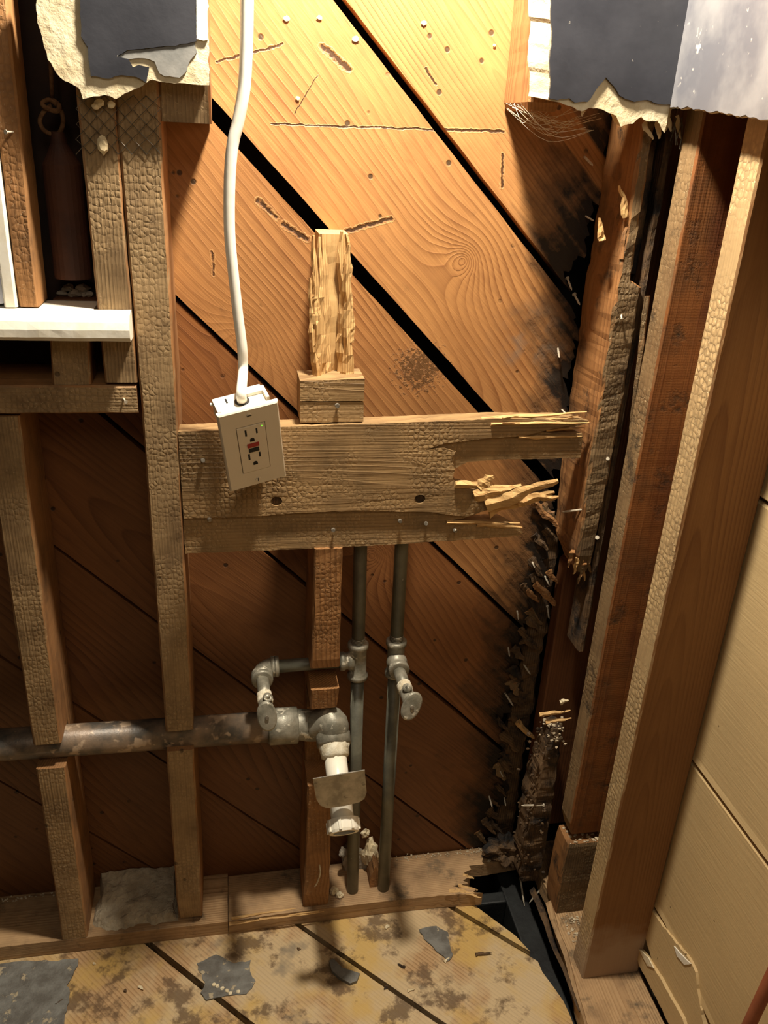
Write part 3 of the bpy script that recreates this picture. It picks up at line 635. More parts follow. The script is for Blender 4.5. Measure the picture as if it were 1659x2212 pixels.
# ------------------------------------------------------------------ right hand studs and corner
timber_obj('side_wall_stud', [(.0295, .4985, XR-.002, -.1715, -.1325), (.30, .4990, XR-.002, -.1710, -.1325), (.80, .4990, XR-.002, -.1700, -.1310), (1.38, .4990, XR-.002, -.1680, -.1290)], M['side'],
           'nearest stud against the tan boards, with a pale scaly narrow edge', seed=41, jit=.0003)
timber_obj('side_wall_stud', [(.192, .506, XR-.004, -.0460, -.014), (.215, .500, XR-.002, -.0470, -.0105), (.60, .4995, XR-.002, -.0470, -.0095), (1.38, .4995, XR-.002, -.0470, -.0085)], M['sidered'],
           'red-brown stud between the rotted corner post and the nearest stud', seed=46, jit=.0003)
sblk_ = timber_obj('short_block', [(.0295, .4985, .572, -.056, -.010), (.10, .4970, .573, -.0555, -.010), (.172, .4985, .573, -.055, -.011), (.1775, .4990, .573, -.0535, -.012)], M['post'],
           'short stub block under the red-brown stud, crumbs on its top', 'block', seed=49, jit=.0013)
cp = thing('corner_post', (.478, .047, .62), 'half rotted corner post at the splintered end of the cross beam', 'post')
link('post_timber', timber(BM(), [(.632, .470, .484, .006, .06), (.66, .463, .487, .002, .09), (.80, .4585, .4885, 0, B), (1.022, .4565, .4885, 0, B), (1.03, .4570, .4745, .003, B), (1.15, .4575, .4725, .004, B), (1.40, .4585, .470, .008, B)], 'z', .008, .0020, .003, 55), M['post'], cp)
link('rotted_side_board', timber(BM(), [(.50, .4895, .4990, .004, .050), (1.39, .4900, .4990, .010, .050)], 'z', jit=.0014, seed=58), M['rotten'], cp, 'black rotted board beside the post')  # separate rotted board next to the post, grouped with it
link('hollow_back', timber(BM(), [(1.035, .4725, .4885, .022, .06), (1.40, .4700, .4885, .026, .06)], 'z', .008, .0016, .002, 57), M['rotten'], cp, 'black hollowed back')
for i, (a, b) in enumerate([((1262, 1215), (1250, 1262)), ((1248, 1205), (1240, 1240)), ((1270, 1200), (1275, 1240)), ((1255, 1180), (1262, 1255)), ((1236, 1190), (1228, 1225)), ((1352, 470), (1340, 400)), ((1345, 560), (1362, 450)), ((1300, 520), (1296, 470))]):
    bm = BM(); sliver(bm, hy(*a, .004), hy(*b, .008), .008, .006, i+60, 9); link('torn_fibre', bm, M['fresh'] if i % 2 else M['post'], cp, gax='z')
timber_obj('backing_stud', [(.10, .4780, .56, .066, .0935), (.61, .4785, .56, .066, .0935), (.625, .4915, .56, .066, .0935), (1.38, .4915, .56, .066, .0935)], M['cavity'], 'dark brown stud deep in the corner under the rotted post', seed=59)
bm = BM(); sliver(bm, hy(1398, 640, -.009), hy(1352, 1010, -.009), .008, .005, 71, 20, .01, ragged=.3); link('peeled_strip', bm, M['post'], None, 'thin peeled strip standing along the red-brown stud above the beam end', 'strip')
# rotten foot of the corner
link('rotted_strip', timber(BM(), [(.03, .440, .470, .0965, .118), (.25, .438, .474, .0965, .118), (.45, .446, .478, .0965, .118), (.66, .452, .480, .0965, .118)], 'z', .006, .0050, .004, 77), M['rotten'], None, 'dark crumbling strip of wood behind the ragged edge of the lower sheathing', 'strip')
link('rotted_mass', lump(BM(), (.452, .070, .045), (.034, .024, .026), 7, 4, .8), M['rotten'], None, 'dark rotted mass heaped on the right end of the broken sill plate', 'debris')
foot_ = link('rotted_stud_foot', timber(BM(), [(.03, .462, .4955, .012, .055), (.12, .458, .4955, .008, .06), (.25, .464, .4955, .012, .062), (.30, .470, .4945, .016, .058), (.345, .478, .493, .02, .052)], 'z', .006, .0045, .004, 61), M['rotten'], None, 'black crumbling foot of a rotted stud in the bottom corner', 'stud')
# ------------------------------------------------------------------ sill plates
def ZP(l, z): return [hz(a, b, z) for a, b in l]
SZ = .0285
bm = BM(); o = [(-.56, 0), (-.0268, 0), (-.0268, .0945), (-.56, .0945)]
fr = jag([Vector((x, y, SZ)) for x, y in o], .012, .0006, 3); slab(bm, fr, [Vector((p.x, p.y+.0005, .0005)) for p in fr]); link('sill_plate', bm, M['sill'], None, 'left sill plate under the two lathed studs, butting the broken piece', 'sill', gax='x')
o = [(494.5, 1990.5), (600, 1975), (701, 1963), (842, 1946), (955, 1934), (1000, 1932), (1038, 1942), (1046, 1938), (1020, 1928), (1030, 1920), (995, 1918), (978, 1914), (1012, 1908), (1000, 1902), (1016, 1893), (1002, 1886), (1018, 1878), (1013, 1870), (1040, 1868), (1104, 1856), (1130, 1852), (1172, 1846), (1174, 1836), (1140, 1830), (1095, 1825), (1042, 1828), (955, 1838.5), (494.5, 1893)]
fr = []
for i, p in enumerate(ZP(o, SZ)):
    p = Vector(p); p.y = min(max(p.y, .0), .0935); fr.append(p)
fr[0].x = fr[-1].x = -.0258
fr2 = []
for i, p in enumerate(fr):
    q = fr[(i+1) % len(fr)]; n = max(1, int((q-p).length/.006))
    for j in range(n):
        s_ = p+(q-p)*j/n
        if j and s_.x > .3: s_ = s_+Vector((.003*nz(s_, 150, 2), .0015*nz(s_, 150, 3), 0))
        fr2.append(s_)
bm = BM(); slab(bm, fr2, [Vector((p.x+(.004*nz(p, 120, 4) if p.x > .34 else 0), p.y, .0005)) for p in fr2])
link('sill_plate', bm, M['sill'], None, 'broken sill plate under the grey pipes, its right end rotted away', 'sill', gax='x')
bm = BM()
for i, (a, b) in enumerate([((500, 1984), (640, 1962)), ((495, 1997), (690, 1968)), ((560, 1985), (700, 1970))]):
    sliver(bm, hy(*a, -.0015), hy(*b, -.0015), .0055, .004, 80+i, 12, ragged=.3)
link('split_edge', bm, M['fresh'], None, 'splinters lifting along the split front edge of the broken sill plate', 'splinter', gax='x')
for i, (a, b) in enumerate([((985, 1922), (1040, 1938)), ((990, 1912), (1032, 1922)), ((1000, 1890), (1024, 1897)), ((1090, 1842), (1160, 1838)), ((1040, 1850), (1110, 1850)), ((970, 1925), (1028, 1930))]):
    bm = BM(); sliver(bm, hz(*a, SZ), hz(*b, SZ-.002), .008, .007, 90+i, 10, nrm=Vector((0, 0, 1))); link('wood_splinter', bm, M['rotten' if i in (3, 4) else 'fresh'], None, 'ragged splinter at the rotted right end of the broken sill plate', 'splinter', 'splinters on the sill end', gax='x')
bm = BM(); fr = [Vector(p) for p in [(.4985, .0935, SZ), (.5025, -.03, SZ), (.487, -.15, SZ), (.4735, -.24, SZ), (.4735, -.95, SZ), (XR-.001, -.95, SZ), (XR-.001, .0935, SZ)]]
fr = jag(fr, .01, .0, 2)
fr = [p+(Vector((.0025*nz(p, 60, 2), 0, 0)) if p.x < .51 else Vector()) for p in fr]
slab(bm, fr, [Vector((p.x, p.y, -.002)) for p in fr]); link('side_sill_plate', bm, M['sill'], None, 'pale plate under the nearest stud along the right wall', 'sill', gax='y')
for i, (a, b, lb) in enumerate([((1152, 1922), (1252, 2185), 'dark split lath lying along the hole at the bottom right, nearer the hole'), ((1186, 1950), (1275, 2240), 'brown split lath lying against the right plate beside the hole')]):
    bm = BM(); p0, p1 = hz(*a, .027), hz(*b, .030); sliver(bm, p0, p1, .012, .010, 100+i, 24, 0, Vector((0, 0, 1)), ragged=.25); link('split_lath', bm, M['rotten' if i == 0 else 'sill'], None, lb, 'lath', gax='y')
bm = timber(BM(), [(-.6, .446, .4855, -.22, -.026), (.09, .446, .4855, -.22, -.026)], 'y', seed=5) if False else box(BM(), (.447, -.6, -.25), (.4855, .09, -.0265), .003)
link('floor_joist', bm, M['joist'], None, 'black joist showing down in the rotted corner hole', 'joist', gax='y')
bm = box(BM(), (.26, .020, -.25), (.4465, .042, -.0235), .003); link('rim_board', bm, M['joist'], None, 'black ridged rim board inside the hole under the broken sill', 'board', gax='x')
# ------------------------------------------------------------------ window corner at the left
win = thing('window_1', (-.38, .01, .99), 'bluish white window edge at the far left', 'window'); win['kind'] = 'structure'
bm = BM(); box(bm, (-.262, .002, .990), (-.2335, .032, 1.42), .002); box(bm, (-.56, .002, .990), (-.2625, .032, 1.02), .002); link('window_frame', bm, M['bluewhite'], win)
bm = box(BM(), (-.56, .014, 1.02), (-.262, .018, 1.42)); link('window_pane', bm, M['bluewhite'], win)
bm = BM(); timber(bm, [(.988, -.2325, -.2195, -.004, .03), (1.42, -.2300, -.2165, -.004, .03)], 'z', .02, .0004, .002, 4); link('window_casing', bm, M['whitepaint'], None, 'cream painted casing strip beside the narrow jamb stud', 'trim')
prof = [(0.0, .9865), (-.012, .9865), (-.022, .9845), (-.0295, .979), (-.0325, .971), (-.0325, .963), (-.028, .9585), (0.0, .9575)]
bm = BM(); xs = [-.56+ (.56-.1035)*k/40 for k in range(41)]; rings = []
for x in xs:
    rings.append([bm.verts.new((x, y-.0006+.0006*nz((x, y, z), 60, 2), z+.0006*nz((x, y, z), 50, 3))) for y, z in prof])
for a, b in zip(rings, rings[1:]):
    for j in range(len(prof)): bm.faces.new((a[j], a[(j+1) % len(prof)], b[(j+1) % len(prof)], b[j]))
bm.faces.new(rings[0]); bm.faces.new(rings[-1]); box(bm, (-.56, 0.0, .9575), (-.143, .046, .9863))
link('window_stool', bm, M['whitepaint'], None, 'thick white painted rail with a rounded nose across the left studs', 'window stool', gax='x')
link('pocket_shade_board', box(BM(), (-.56, .089, .904), (-.142, .0945, 1.45), .001), M['pocket'], None, 'very dark sheet added to shade the back of the sash weight pocket', 'board')  # added sheet, darkens the pocket in place of real shade
link('pocket_block', box(BM(), (-.1955, .062, .9025), (-.1425, .0935, .985), .001), M['cavity'], None, 'dark block at the foot of the sash weight pocket', 'block')
for i, (x, y, s_) in enumerate([(135, 640, .006), (150, 630, .007), (168, 642, .008), (182, 636, .006), (158, 648, .006), (142, 622, .005), (178, 624, .008), (190, 650, .006)]):
    p = hy(x, y, .078); p.z = .9855+s_*.45 + (.006 if y < 632 else 0); link('rubble_piece', lump(BM(), p, (s_, s_*.8, s_*.6), i+9, 2, .5), M['rubble'], None, 'small grey rubble piece in the dark pocket above the white rail', 'rubble', 'rubble in the sash pocket')
bm = BM(); rope = [hy(107, -40, .06), hy(108, 110, .06), hy(113, 215, .06)]; tube(bm, rope, .0022, 8)
lp = [hy(113, 215, .060), hy(128, 228, .056), hy(122, 240, .054), hy(98, 232, .053), hy(92, 222, .055), hy(110, 217, .057), hy(132, 240, .058), hy(136, 268, .06), hy(124, 290, .062), hy(98, 284, .061), hy(86, 262, .06), hy(96, 240, .058), hy(112, 228, .056)]
tube(bm, spline(lp, 6), .0024, 8); link('knotted_rope', bm, M['rope'], None, 'brown sash cord knotted into a loop in the dark pocket', 'cord', smooth=True)
p = hy(140, 600, .06); bm = BM(); tube(bm, [(-.171, .064, p.z), (-.171, .064, p.z+.118), (-.1715, .064, p.z+.128), (-.172, .064, p.z+.138), (-.172, .063, p.z+.150)], [.0205, .0205, .014, .009, .0065], 24); link('sash_weight', bm, M['iron'], None, 'rusty iron sash weight hanging in the dark pocket behind the jamb', 'weight', smooth=False)
# ------------------------------------------------------------------ drain pipe
dr = thing('drain_pipe', (-.2, .03, .36), 'thick stained drain pipe with white plastic tail crossing the notched studs', 'pipe')
bm = BM(); tube(bm, [(-.75, .031, .3855), (-.3, .031, .3845), (.06, .031, .382)], .0222, 32); link('horizontal_run', bm, M['drain'], dr, smooth=True, gax='x')
bm = BM(); tube(bm, [(.040, .031, .3822), (.043, .031, .3822), (.082, .031, .3818), (.084, .031, .3818)], [.0235, .0268, .0268, .0235], 32)
E_ = hy(719, 1588, .004); N_ = hy(742, 1786, -.100); ax_ = (N_-E_).normalized()
e0 = Vector((.088, .031, .3818)); el = spline([Vector((.078, .031, .3818)), e0, e0+Vector((.020, -.004, -.0005)), E_+Vector((-.002, .006, .018)), E_, E_+ax_*.006], 6)
tube(bm, el, .0228, 28); tube(bm, [E_-ax_*.004, E_-ax_*.002, E_+ax_*.014, E_+ax_*.016], [.0225, .0250, .0250, .0215], 28); link('elbow_fitting', bm, M['fitting'], dr, smooth=True)
bm = BM(); tube(bm, [E_+ax_*k for k in (.010, .018, .024, .030, .034)], [.0228, .0222, .0205, .0200, .0165], 26)
for v in bm.verts: v.co += Vector((nz(v.co, 220, 1), nz(v.co, 220, 5), nz(v.co, 220, 2)))*.0018
link('lime_collar', bm, M['lime'], dr, 'crusted lime collar', smooth=True)
bm = BM(); tube(bm, [E_+ax_*.03, E_+(N_-E_)*.5, N_+ax_*.004], .0158, 28); link('plastic_tailpiece', bm, M['pvc'], dr, 'white plastic tail pipe', smooth=True)
bm = BM(); n = 28; ro, ri, L = .0220, .0190, .018; rr = []; u1_ = ax_.cross(Vector((0, 1, 0))).normalized(); u2_ = ax_.cross(u1_); c = N_-ax_*.010
for y, r in ((.006, .0150), (.006, ri), (0, ri), (0, ro), (L*.25, ro), (L*.8, ro*.985), (L, ro*.93), (L, .0150)):
    rr.append([bm.verts.new(c+ax_*y+r*(math.cos(2*math.pi*k/n)*u1_+math.sin(2*math.pi*k/n)*u2_)) for k in range(n)])
for a, b in zip(rr, rr[1:]):
    for k in range(n): bm.faces.new((a[k], a[(k+1) % n], b[(k+1) % n], b[k]))
for k in range(8):
    a = 2*math.pi*k/8+.25; d = math.cos(a)*u1_+math.sin(a)*u2_; q = c+d*ro+ax_*L*.5; t_ = ax_.cross(d); r_ = bmesh.ops.create_cube(bm, size=1)
    for v in r_['verts']: v.co = q+d*v.co.x*.003+t_*v.co.y*.0035+ax_*v.co.z*L*.8
link('slip_nut', bm, M['pvc'], dr, 'ribbed ivory slip nut')
CVY = -.108; o = [(676, 1683), (680, 1710), (684, 1728), (692, 1740), (706, 1746), (745, 1741), (776, 1733), (787, 1726), (792, 1712), (790, 1690), (788, 1664), (735, 1673)]
fr = P0(o, CVY); bm = BM(); slab(bm, fr, [Vector((p.x, CVY+.0016, p.z)) for p in fr])
lip = fr[1:10]; n = len(lip); ins = [Vector((p.x, CVY+.016, p.z)) for p in lip]; ou = [bm.verts.new(p+Vector((0, .0008, 0))) for p in lip]; iv = [bm.verts.new(p) for p in ins]
cen = sum(lip, Vector())/n; ou2 = [bm.verts.new(p+Vector((0, .0008, 0))+(cen-p).normalized()*.0012) for p in lip]; iv2 = [bm.verts.new(p+(cen+Vector((0, .016, 0))-p).normalized()*.0012) for p in ins]
for k in range(n-1):
    bm.faces.new((ou[k], ou[k+1], iv[k+1], iv[k])); bm.faces.new((ou2[k], iv2[k], iv2[k+1], ou2[k+1])); bm.faces.new((iv[k], iv[k+1], iv2[k+1], iv2[k]))
cov = link('pipe_cover', bm, M['chrome'], None, 'dull scratched metal cover hanging across the front of the white tail pipe', 'pipe cover')
# ------------------------------------------------------------------ supply pipes with stop valves
def ovalhandle(bm, c, rx, rz, rot, th=.006, lean=0.0):
    n = 28; rings = []
    for d, s_ in ((0, .80), (.0012, 1.0), (th*.55, 1.0), (th*.85, .88), (th, .5), (th*1.05, .15)):
        rg = []
        for k in range(n):
            a = 2*math.pi*k/n; x = rx*s_*math.cos(a); z = rz*s_*math.sin(a); z *= (1.0+.10*math.cos(a)**2)
            p = Vector((x*math.cos(rot)-z*math.sin(rot), -d, x*math.sin(rot)+z*math.cos(rot))); p = Matrix.Rotation(lean, 3, 'X') @ p; rg.append(bm.verts.new(c+p))
        rings.append(rg)
    for a, b in zip(rings, rings[1:]):
        for k in range(n): bm.faces.new((a[k], a[(k+1) % n], b[(k+1) % n], b[k]))
    bm.faces.new(rings[0]); bm.faces.new(rings[-1]); return bm
def rim_sleeve(bm, a, b, r, rim, seg=24):
    a, b = Vector(a), Vector(b); t = (b-a).normalized(); w_ = .007
    tube(bm, [a, a+t*.001, a+t*w_, a+t*(w_+.002), b-t*(w_+.002), b-t*w_, b-t*.001, b], [rim*.86, rim, rim, r, r, rim, rim, rim*.86], seg); return bm
def supply(label, top, bot, zt, branch):
    t = thing('supply_pipe', (top[0], top[1], .03), label, 'pipe')
    top, bot = Vector(top), Vector(bot)
    def at(z): k = (z-bot.z)/(top.z-bot.z); return bot+(top-bot)*k
    bm = BM(); tube(bm, [top, at(zt+.031)], .0094, 20); link('riser', bm, M['galv'], t, smooth=True)
    bm = BM(); tube(bm, [at(zt-.031), bot], .0098, 20); link('lower_riser', bm, M['galv'], t, smooth=True)
    bm = BM(); c = at(zt); rim_sleeve(bm, at(zt+.030), at(zt-.030), .0125, .0150)
    for k in range(4): tube(bm, [at(zt+.031+.0022*k), at(zt+.0316+.0022*k), at(zt+.0322+.0022*k)], [.0094, .0101, .0094], 18)
    return t, c, bm
t, c, bm = supply('left grey supply pipe, its branch passing behind the short stud to a valve', (.1648, .0455, .835), (.1768, .034, .0295), .482, None)
rim_sleeve(bm, c+Vector((-.006, 0, 0)), c+Vector((-.027, 0, 0)), .0120, .0138); link('tee_fitting', bm, M['fitting'], t, smooth=True)
e0 = Vector((.054, c.y, .480))
bm = BM(); tube(bm, [c+Vector((-.022, 0, 0)), e0], .0092, 20); link('branch', bm, M['galv'], t, smooth=True)
bm = BM(); ec = Vector((.0495, c.y-.0165, .480)); pts = [e0+Vector((.001, 0, 0)), e0+Vector((-.006, 0, 0))]+arc(ec+Vector((-.0005, 0, 0)), .0165, math.pi/2, math.pi, (1, 0, 0), (0, 1, 0), 8)+[Vector((.0325, c.y-.024, .480))]
tube(bm, pts, [.0130]*2+[.0122]*9+[.0125], 22); rim_sleeve(bm, e0+Vector((.003, 0, 0)), e0+Vector((-.009, 0, 0)), .013, .0150); rim_sleeve(bm, (.0325, c.y-.016, .480), (.0325, c.y-.032, .480), .013, .0150); link('elbow_fitting', bm, M['fitting'], t, smooth=True)
def valve(t, x, y0, z, x1, rot):
    v = Vector((x, y0, z)); e = Vector((x1, -.062, z-.001)); d = (e-v).normalized()
    bm = BM(); tube(bm, [v, v+d*.02, v+d*.045], [.0085, .0088, .0085], 20)
    for q in bm.verts: q.co += Vector((nz(q.co, 250, 1), 0, nz(q.co, 250, 2)))*.0007
    link('nipple', bm, M['fitting'], t, smooth=True)
    bm = BM(); tube(bm, [v+d*.036, v+d*.038, v+d*.052, v+d*.054], [.0090, .0102, .0102, .0088], 20)
    for q in bm.verts: q.co += Vector((nz(q.co, 250, 1), nz(q.co, 250, 5), nz(q.co, 250, 2)))*.0016
    link('lime_crust', bm, M['lime'], t, 'white lime crust', smooth=True)
    L = (e-v).length; bm = BM(); tube(bm, [v+d*.052, v+d*.056, v+d*(L-.006), v+d*L, v+d*(L+.003)], [.0088, .0096, .0094, .0080, .004], 20)
    o = v+d*(L-.022); u = Vector((.25 if rot > 0 else -.1, -.35, 1)).normalized(); tube(bm, [o, o+u*.0125, o+u*.0126, o+u*.015, o+u*.0151, o+u*.0125], [.0055, .0055, .0066, .0066, .0040, .0036], 16); link('valve_body', bm, M['fitting'], t, smooth=True)
    bm = BM(); hc = e+d*.004; ovalhandle(bm, hc, .0128, .0205, rot, .0050, -.30); h = link('valve_handle', bm, M['fitting'], t, 'oval handle', smooth=False)
    bm = BM(); tube(bm, [hc+Vector((0, -.003, .001)), hc+Vector((0, -.0072, .002))], [.0028, .0026], 12); s_ = link('screw', bm, M['steel'], h)
valve(t, .0327, c.y-.026, .480, .0350, .12)
t, c, bm = supply('right grey supply pipe with a tee pointing forward to a crusted valve', (.2225, .0450, .845), (.2285, .0315, .0295), .484, None)
rim_sleeve(bm, c+Vector((0, -.006, -.001)), c+Vector((0, -.030, -.003)), .0125, .0150); link('tee_fitting', bm, M['fitting'], t, smooth=True)
valve(t, c.x, c.y-.022, .480, .2268, -.42)
# ------------------------------------------------------------------ hanging outlet
def rotv(wv):
    th = Vector(wv).length; return Matrix.Rotation(th, 3, Vector(wv).normalized())
S_ = .972
RM = rotv((.329, -.148, .242)); OC = Vector(CAM) + S_*(Vector((.023, -.035, FL-.335))-Vector(CAM))
def ol(x, y, z): return OC + RM @ (Vector((x, y, z))*S_)
def obake(bm):
    for v in bm.verts: v.co = ol(*v.co)
    return bm
ot = thing('electrical_outlet', list(OC), 'ivory outlet with test buttons in a loose box hanging from the white cable', 'outlet')
def cut_plate():
    bm = BM(); W2, H2, T = .035, .057, .0058
    o = [(-W2, -H2), (W2, -H2), (W2, H2), (-W2, H2)]; i_ = [(-.0168, -.0337), (.0168, -.0337), (.0168, .0337), (-.0168, .0337)]
    lay = [(o, 1.0, 0), (o, 1.0, -.0022), (o, .985, -.0042), (o, .945, -T), (i_, 1.02, -T), (i_, 1.0, -T+.0006), (i_, 1.0, -.001)]; rings = []
    for pts, k, y in lay:
        rg = []
        for j, (x, z) in enumerate(pts):
            xx = x*k if pts is i_ else math.copysign(abs(x)-(1-k)*.035, x); zz = z*k if pts is i_ else math.copysign(abs(z)-(1-k)*.035, z); rg.append(bm.verts.new((xx, y, zz)))
        rings.append(rg)
    for a, b in zip(rings, rings[1:]):
        for j in range(4): bm.faces.new((a[j], a[(j+1) % 4], b[(j+1) % 4], b[j]))
    return bm
wp = link('wall_plate', obake(cut_plate()), M['plate'], ot)
bm = BM(); tube(bm, [(0, -.0055, .0478), (0, -.0064, .0478)], [.0031, .0028], 16); link('screw', obake(bm), M['plate'], wp)
bm = BM(); tube(bm, [(0, -.0055, -.0478), (0, -.0066, -.0478)], [.0033, .003], 18); sc_ = obake(bm); link('screw', sc_, M['plate'], wp)
for zz, a in ((.0478, 0), (-.0478, 1)):
    bm = BM(); box(bm, (-.0026 if a == 0 else -.0004, -.0070, zz-(.0004 if a == 0 else .0026)), (.0026 if a == 0 else .0004, -.0062, zz+(.0004 if a == 0 else .0026)))
    link('screw_slot', obake(bm), M['black'], wp)
rc = link('receptacle', obake(box(BM(), (-.0163, -.0064, -.0332), (.0163, -.001, .0332), .0007)), M['plate'], ot)
for zz in (.0195, -.0155):
    bm = BM(); box(bm, (-.0078, -.00655, zz+.0006), (-.0056, -.0058, zz+.0096)); box(bm, (.0050, -.00655, zz+.0016), (.0070, -.0058, zz+.0088))
    tube(bm, [(-.0004, -.0058, zz-.0058), (-.0004, -.00655, zz-.0058)], .0027, 16); box(bm, (-.0031, -.00655, zz-.0085), (.0023, -.0058, zz-.0058)); link('slot', obake(bm), M['black'], rc, 'dark plug slots')
link('reset_button', obake(box(BM(), (-.0072, -.0076, .0032), (.0068, -.006, .0086), .0006)), M['red'], rc, 'red button')
link('test_button', obake(box(BM(), (-.0060, -.0074, -.0040), (.0062, -.006, .0014), .0006)), M['black'], rc, 'black button')
bm = BM(); tube(bm, [(.0125, -.0060, .0298), (.0125, -.0068, .0298)], [.0009, .0007], 10); link('indicator_light', obake(bm), emit('green_led', (.25, .9, .05), 1.0), rc, 'green light')
bm = BM(); box(bm, (-.0275, 0.0005, -.0455), (.0275, .043, .0455), .002); box(bm, (-.0185, .0, .0452), (-.006, .004, .0475), .0006); box(bm, (.004, .0, .0452), (.0185, .004, .0475), .0006)
box(bm, (-.031, .010, .028), (-.0270, .036, .050), .001); box(bm, (.0270, .016, .030), (.031, .040, .050), .001); box(bm, (.008, .030, .0455), (.0275, .043, .0500), .001); box(bm, (-.0275, .002, .0455), (-.016, .012, .0500), .001)
bx = link('outlet_box', obake(bm), M['boxw'], ot)
bm = BM(); tube(bm, [(.029, .010, .046), (.029, .002, .047)], [.0028, .0034], 12); link('box_screw', obake(bm), M['boxw'], bx)
bm = BM(); tube(bm, [(-.0295, .034, .044), (-.034, .034, .045)], [.0024, .0018], 10); link('box_screw', obake(bm), M['boxw'], bx)
bm = BM(); tube(bm, [(.001, .025, .0445), (.001, .025, .0461)], [.0085, .0085], 20); box(bm, (-.0165, .028, .0450), (-.0145, .036, .0461)); box(bm, (-.003, .006, .0450), (.003, .009, .0460)); link('cable_hole', obake(bm), M['black'], bx, 'dark cable knockout')
CY = -.026
cp_ = [hy(534, -70, CY), hy(533, 60, CY), hy(530, 150, CY), hy(526, 200, CY), hy(514, 265, CY), hy(503, 310, CY), hy(497, 370, CY), hy(495, 450, CY), hy(497, 520, CY), hy(505, 600, CY), hy(514, 680, CY), hy(523, 750, CY), hy(525, 800, CY)]
cp_ += [ol(.0015, .025, .058), ol(.001, .025, .0465)]
bm = BM(); pp = spline(cp_, 6); tube(bm, pp, [.0064-.0008*min(1, i/60) for i in range(len(pp))], 16); link('electrical_cable', bm, M['cable'], None, 'white electrical cable hanging from above and holding the outlet box', 'cable', smooth=True)
# ------------------------------------------------------------------ nail heads and nails
for i, (x, y) in enumerate([(720, 1143), (863, 1123), (920, 1130), (437, 994), (451, 1119), (980, 1143)]):
    link('nail', nailhead(BM(), hy(x, y, -.0005 if y < 1105 else .003), .0028, (R_.uniform(-.3, .3), -1, R_.uniform(-.2, .3)), .006), M['steel'], beam, 'grey nail head' if i == 0 else None)
def nail_mesh(L, r):
    bm = BM(); tube(bm, [(0, 0, 0), (0, 0, L*.85), (0, 0, L)], [r, r, r*.25], 8); tube(bm, [(0, 0, -.0004), (0, 0, .0006)], [r*2.1, r*2.1], 10); return bm
n0 = link('nail', nail_mesh(.022, .0013), M['palenail'], None, 'nail', 'nail', origin=Vector((0, 0, 0)))
used = [0]
def put_nail(p0, p1, label, group=None, mat=None):
    p0, p1 = Vector(p0), Vector(p1); q = (p1-p0).to_track_quat('Z', 'Y')
    if used[0] == 0: o = n0; used[0] = 1
    else: o = n0.copy(); C_.objects.link(o)
    o.location = p0; o.rotation_euler = q.to_euler(); k = (p1-p0).length/.022; o.scale = (max(.8, min(k, 1.2)),)*2+(k,); o['label'] = label
    if group: o['group'] = group
    elif 'group' in o: del o['group']
SN = [(1228, 602), (1243, 637), (1207, 751), (1213, 884), (1265, 466), (1263, 337), (1149, 1210), (1177, 1243), (1184, 1313), (1190, 1366), (1118, 1318), (1099, 1400), (1130, 1434), (1093, 1501), (1077, 1660), (1057, 1720), (1090, 1723)]
for i, (x, y) in enumerate(SN):
    p = hy(x, y, SH-.001); q = p+Vector((R_.uniform(-.006, .008), -.014-.006*R_.random(), R_.uniform(-.012, -.004))); put_nail(p+Vector((0, .004, .0)), q, 'pale dusty nail point poking through the rotted right edge of the sheathing', 'nail points in the rotted sheathing')
put_nail(hy(1174, 1739, .012), hy(1126, 1740, .014), 'straight nail sticking sideways out of the rotted stud foot, head at the left')
put_nail(hy(1150, 1756, .02), hy(1172, 1802, .010), 'steep bent nail in the rotted corner debris, below the sideways nail')
put_nail(hz(1102, 1798, .034), hz(1163, 1793, .034), 'long nail lying level on the rotted sill end')
put_nail(hz(1119, 1866, .028), hz(1133, 1957, -.024), 'long rusty nail slanting down into the corner hole, left of the pair')
put_nail(hz(1187, 1895, .024), hz(1143, 1951, -.022), 'long rusty nail slanting down into the corner hole, right of the pair')
put_nail(hy(1265, 1100, .004), hy(1214, 1106, .03), 'bare nail bridging from corner post to sheathing below the beam end')
put_nail(hy(1313, 991, -.004), hy(1313, 990, .012), 'nail head in the corner post beside the beam end')
put_nail(hy(1290, 1161, -.004), hy(1292, 1160, .014), 'shiny nail head low on the corner post beside the red-brown stud')
put_nail(hy(1343, 690, -.006), hy(1341, 672, .004), 'small bent nail in the corner post high above the beam')
put_nail(hy(272, 868, -.009), hy(264, 857, .004), 'nail sticking out of the right end of the window ledge')
put_nail(hy(12, 285, -.008), hy(36, 285, .004), 'nail in the narrow jamb stud at the far left')
# ------------------------------------------------------------------ mortar, rubble, rot and floor scraps
bm = BM(); nx_, ny_ = 34, 22; gr = []
for i in range(nx_+1):
    row = []
    for j in range(ny_+1):
        t = j/ny_; x = -.232+.126*i/nx_ + .006*nz((i*.1, t, 0), 5, 2)*(1 if 0 < i < nx_ else 2); yf = .006+.020*abs(nz((x, 1, 1), 26, 3))+ .005*nz((x, 0, 0), 120, 2); y = yf+(.0935-yf)*t
        edge = min(1, t*9)*min(1, i/2)*min(1, (nx_-i)/2); x = min(max(x, -.2345), -.1035); z = SZ+.0002+edge*(.009+.022*t*t+.007*nz((x, y, 0), 42, 5)+.0026*nz((x, y, 0), 170, 6)); row.append(bm.verts.new((x, y, z)))
    gr.append(row)
for i in range(nx_):
    for j in range(ny_): bm.faces.new((gr[i][j], gr[i+1][j], gr[i+1][j+1], gr[i][j+1]))
b_ = [[bm.verts.new((gr[i][j].co.x, gr[i][j].co.y, SZ)) for j in (0, ny_)] for i in (0, nx_)]
bm.faces.new((b_[0][0], b_[0][1], b_[1][1], b_[1][0]))
link('mortar_bed', bm, M['mortar'], None, 'rough grey mortar bed on the sill between the two lathed studs', 'mortar')
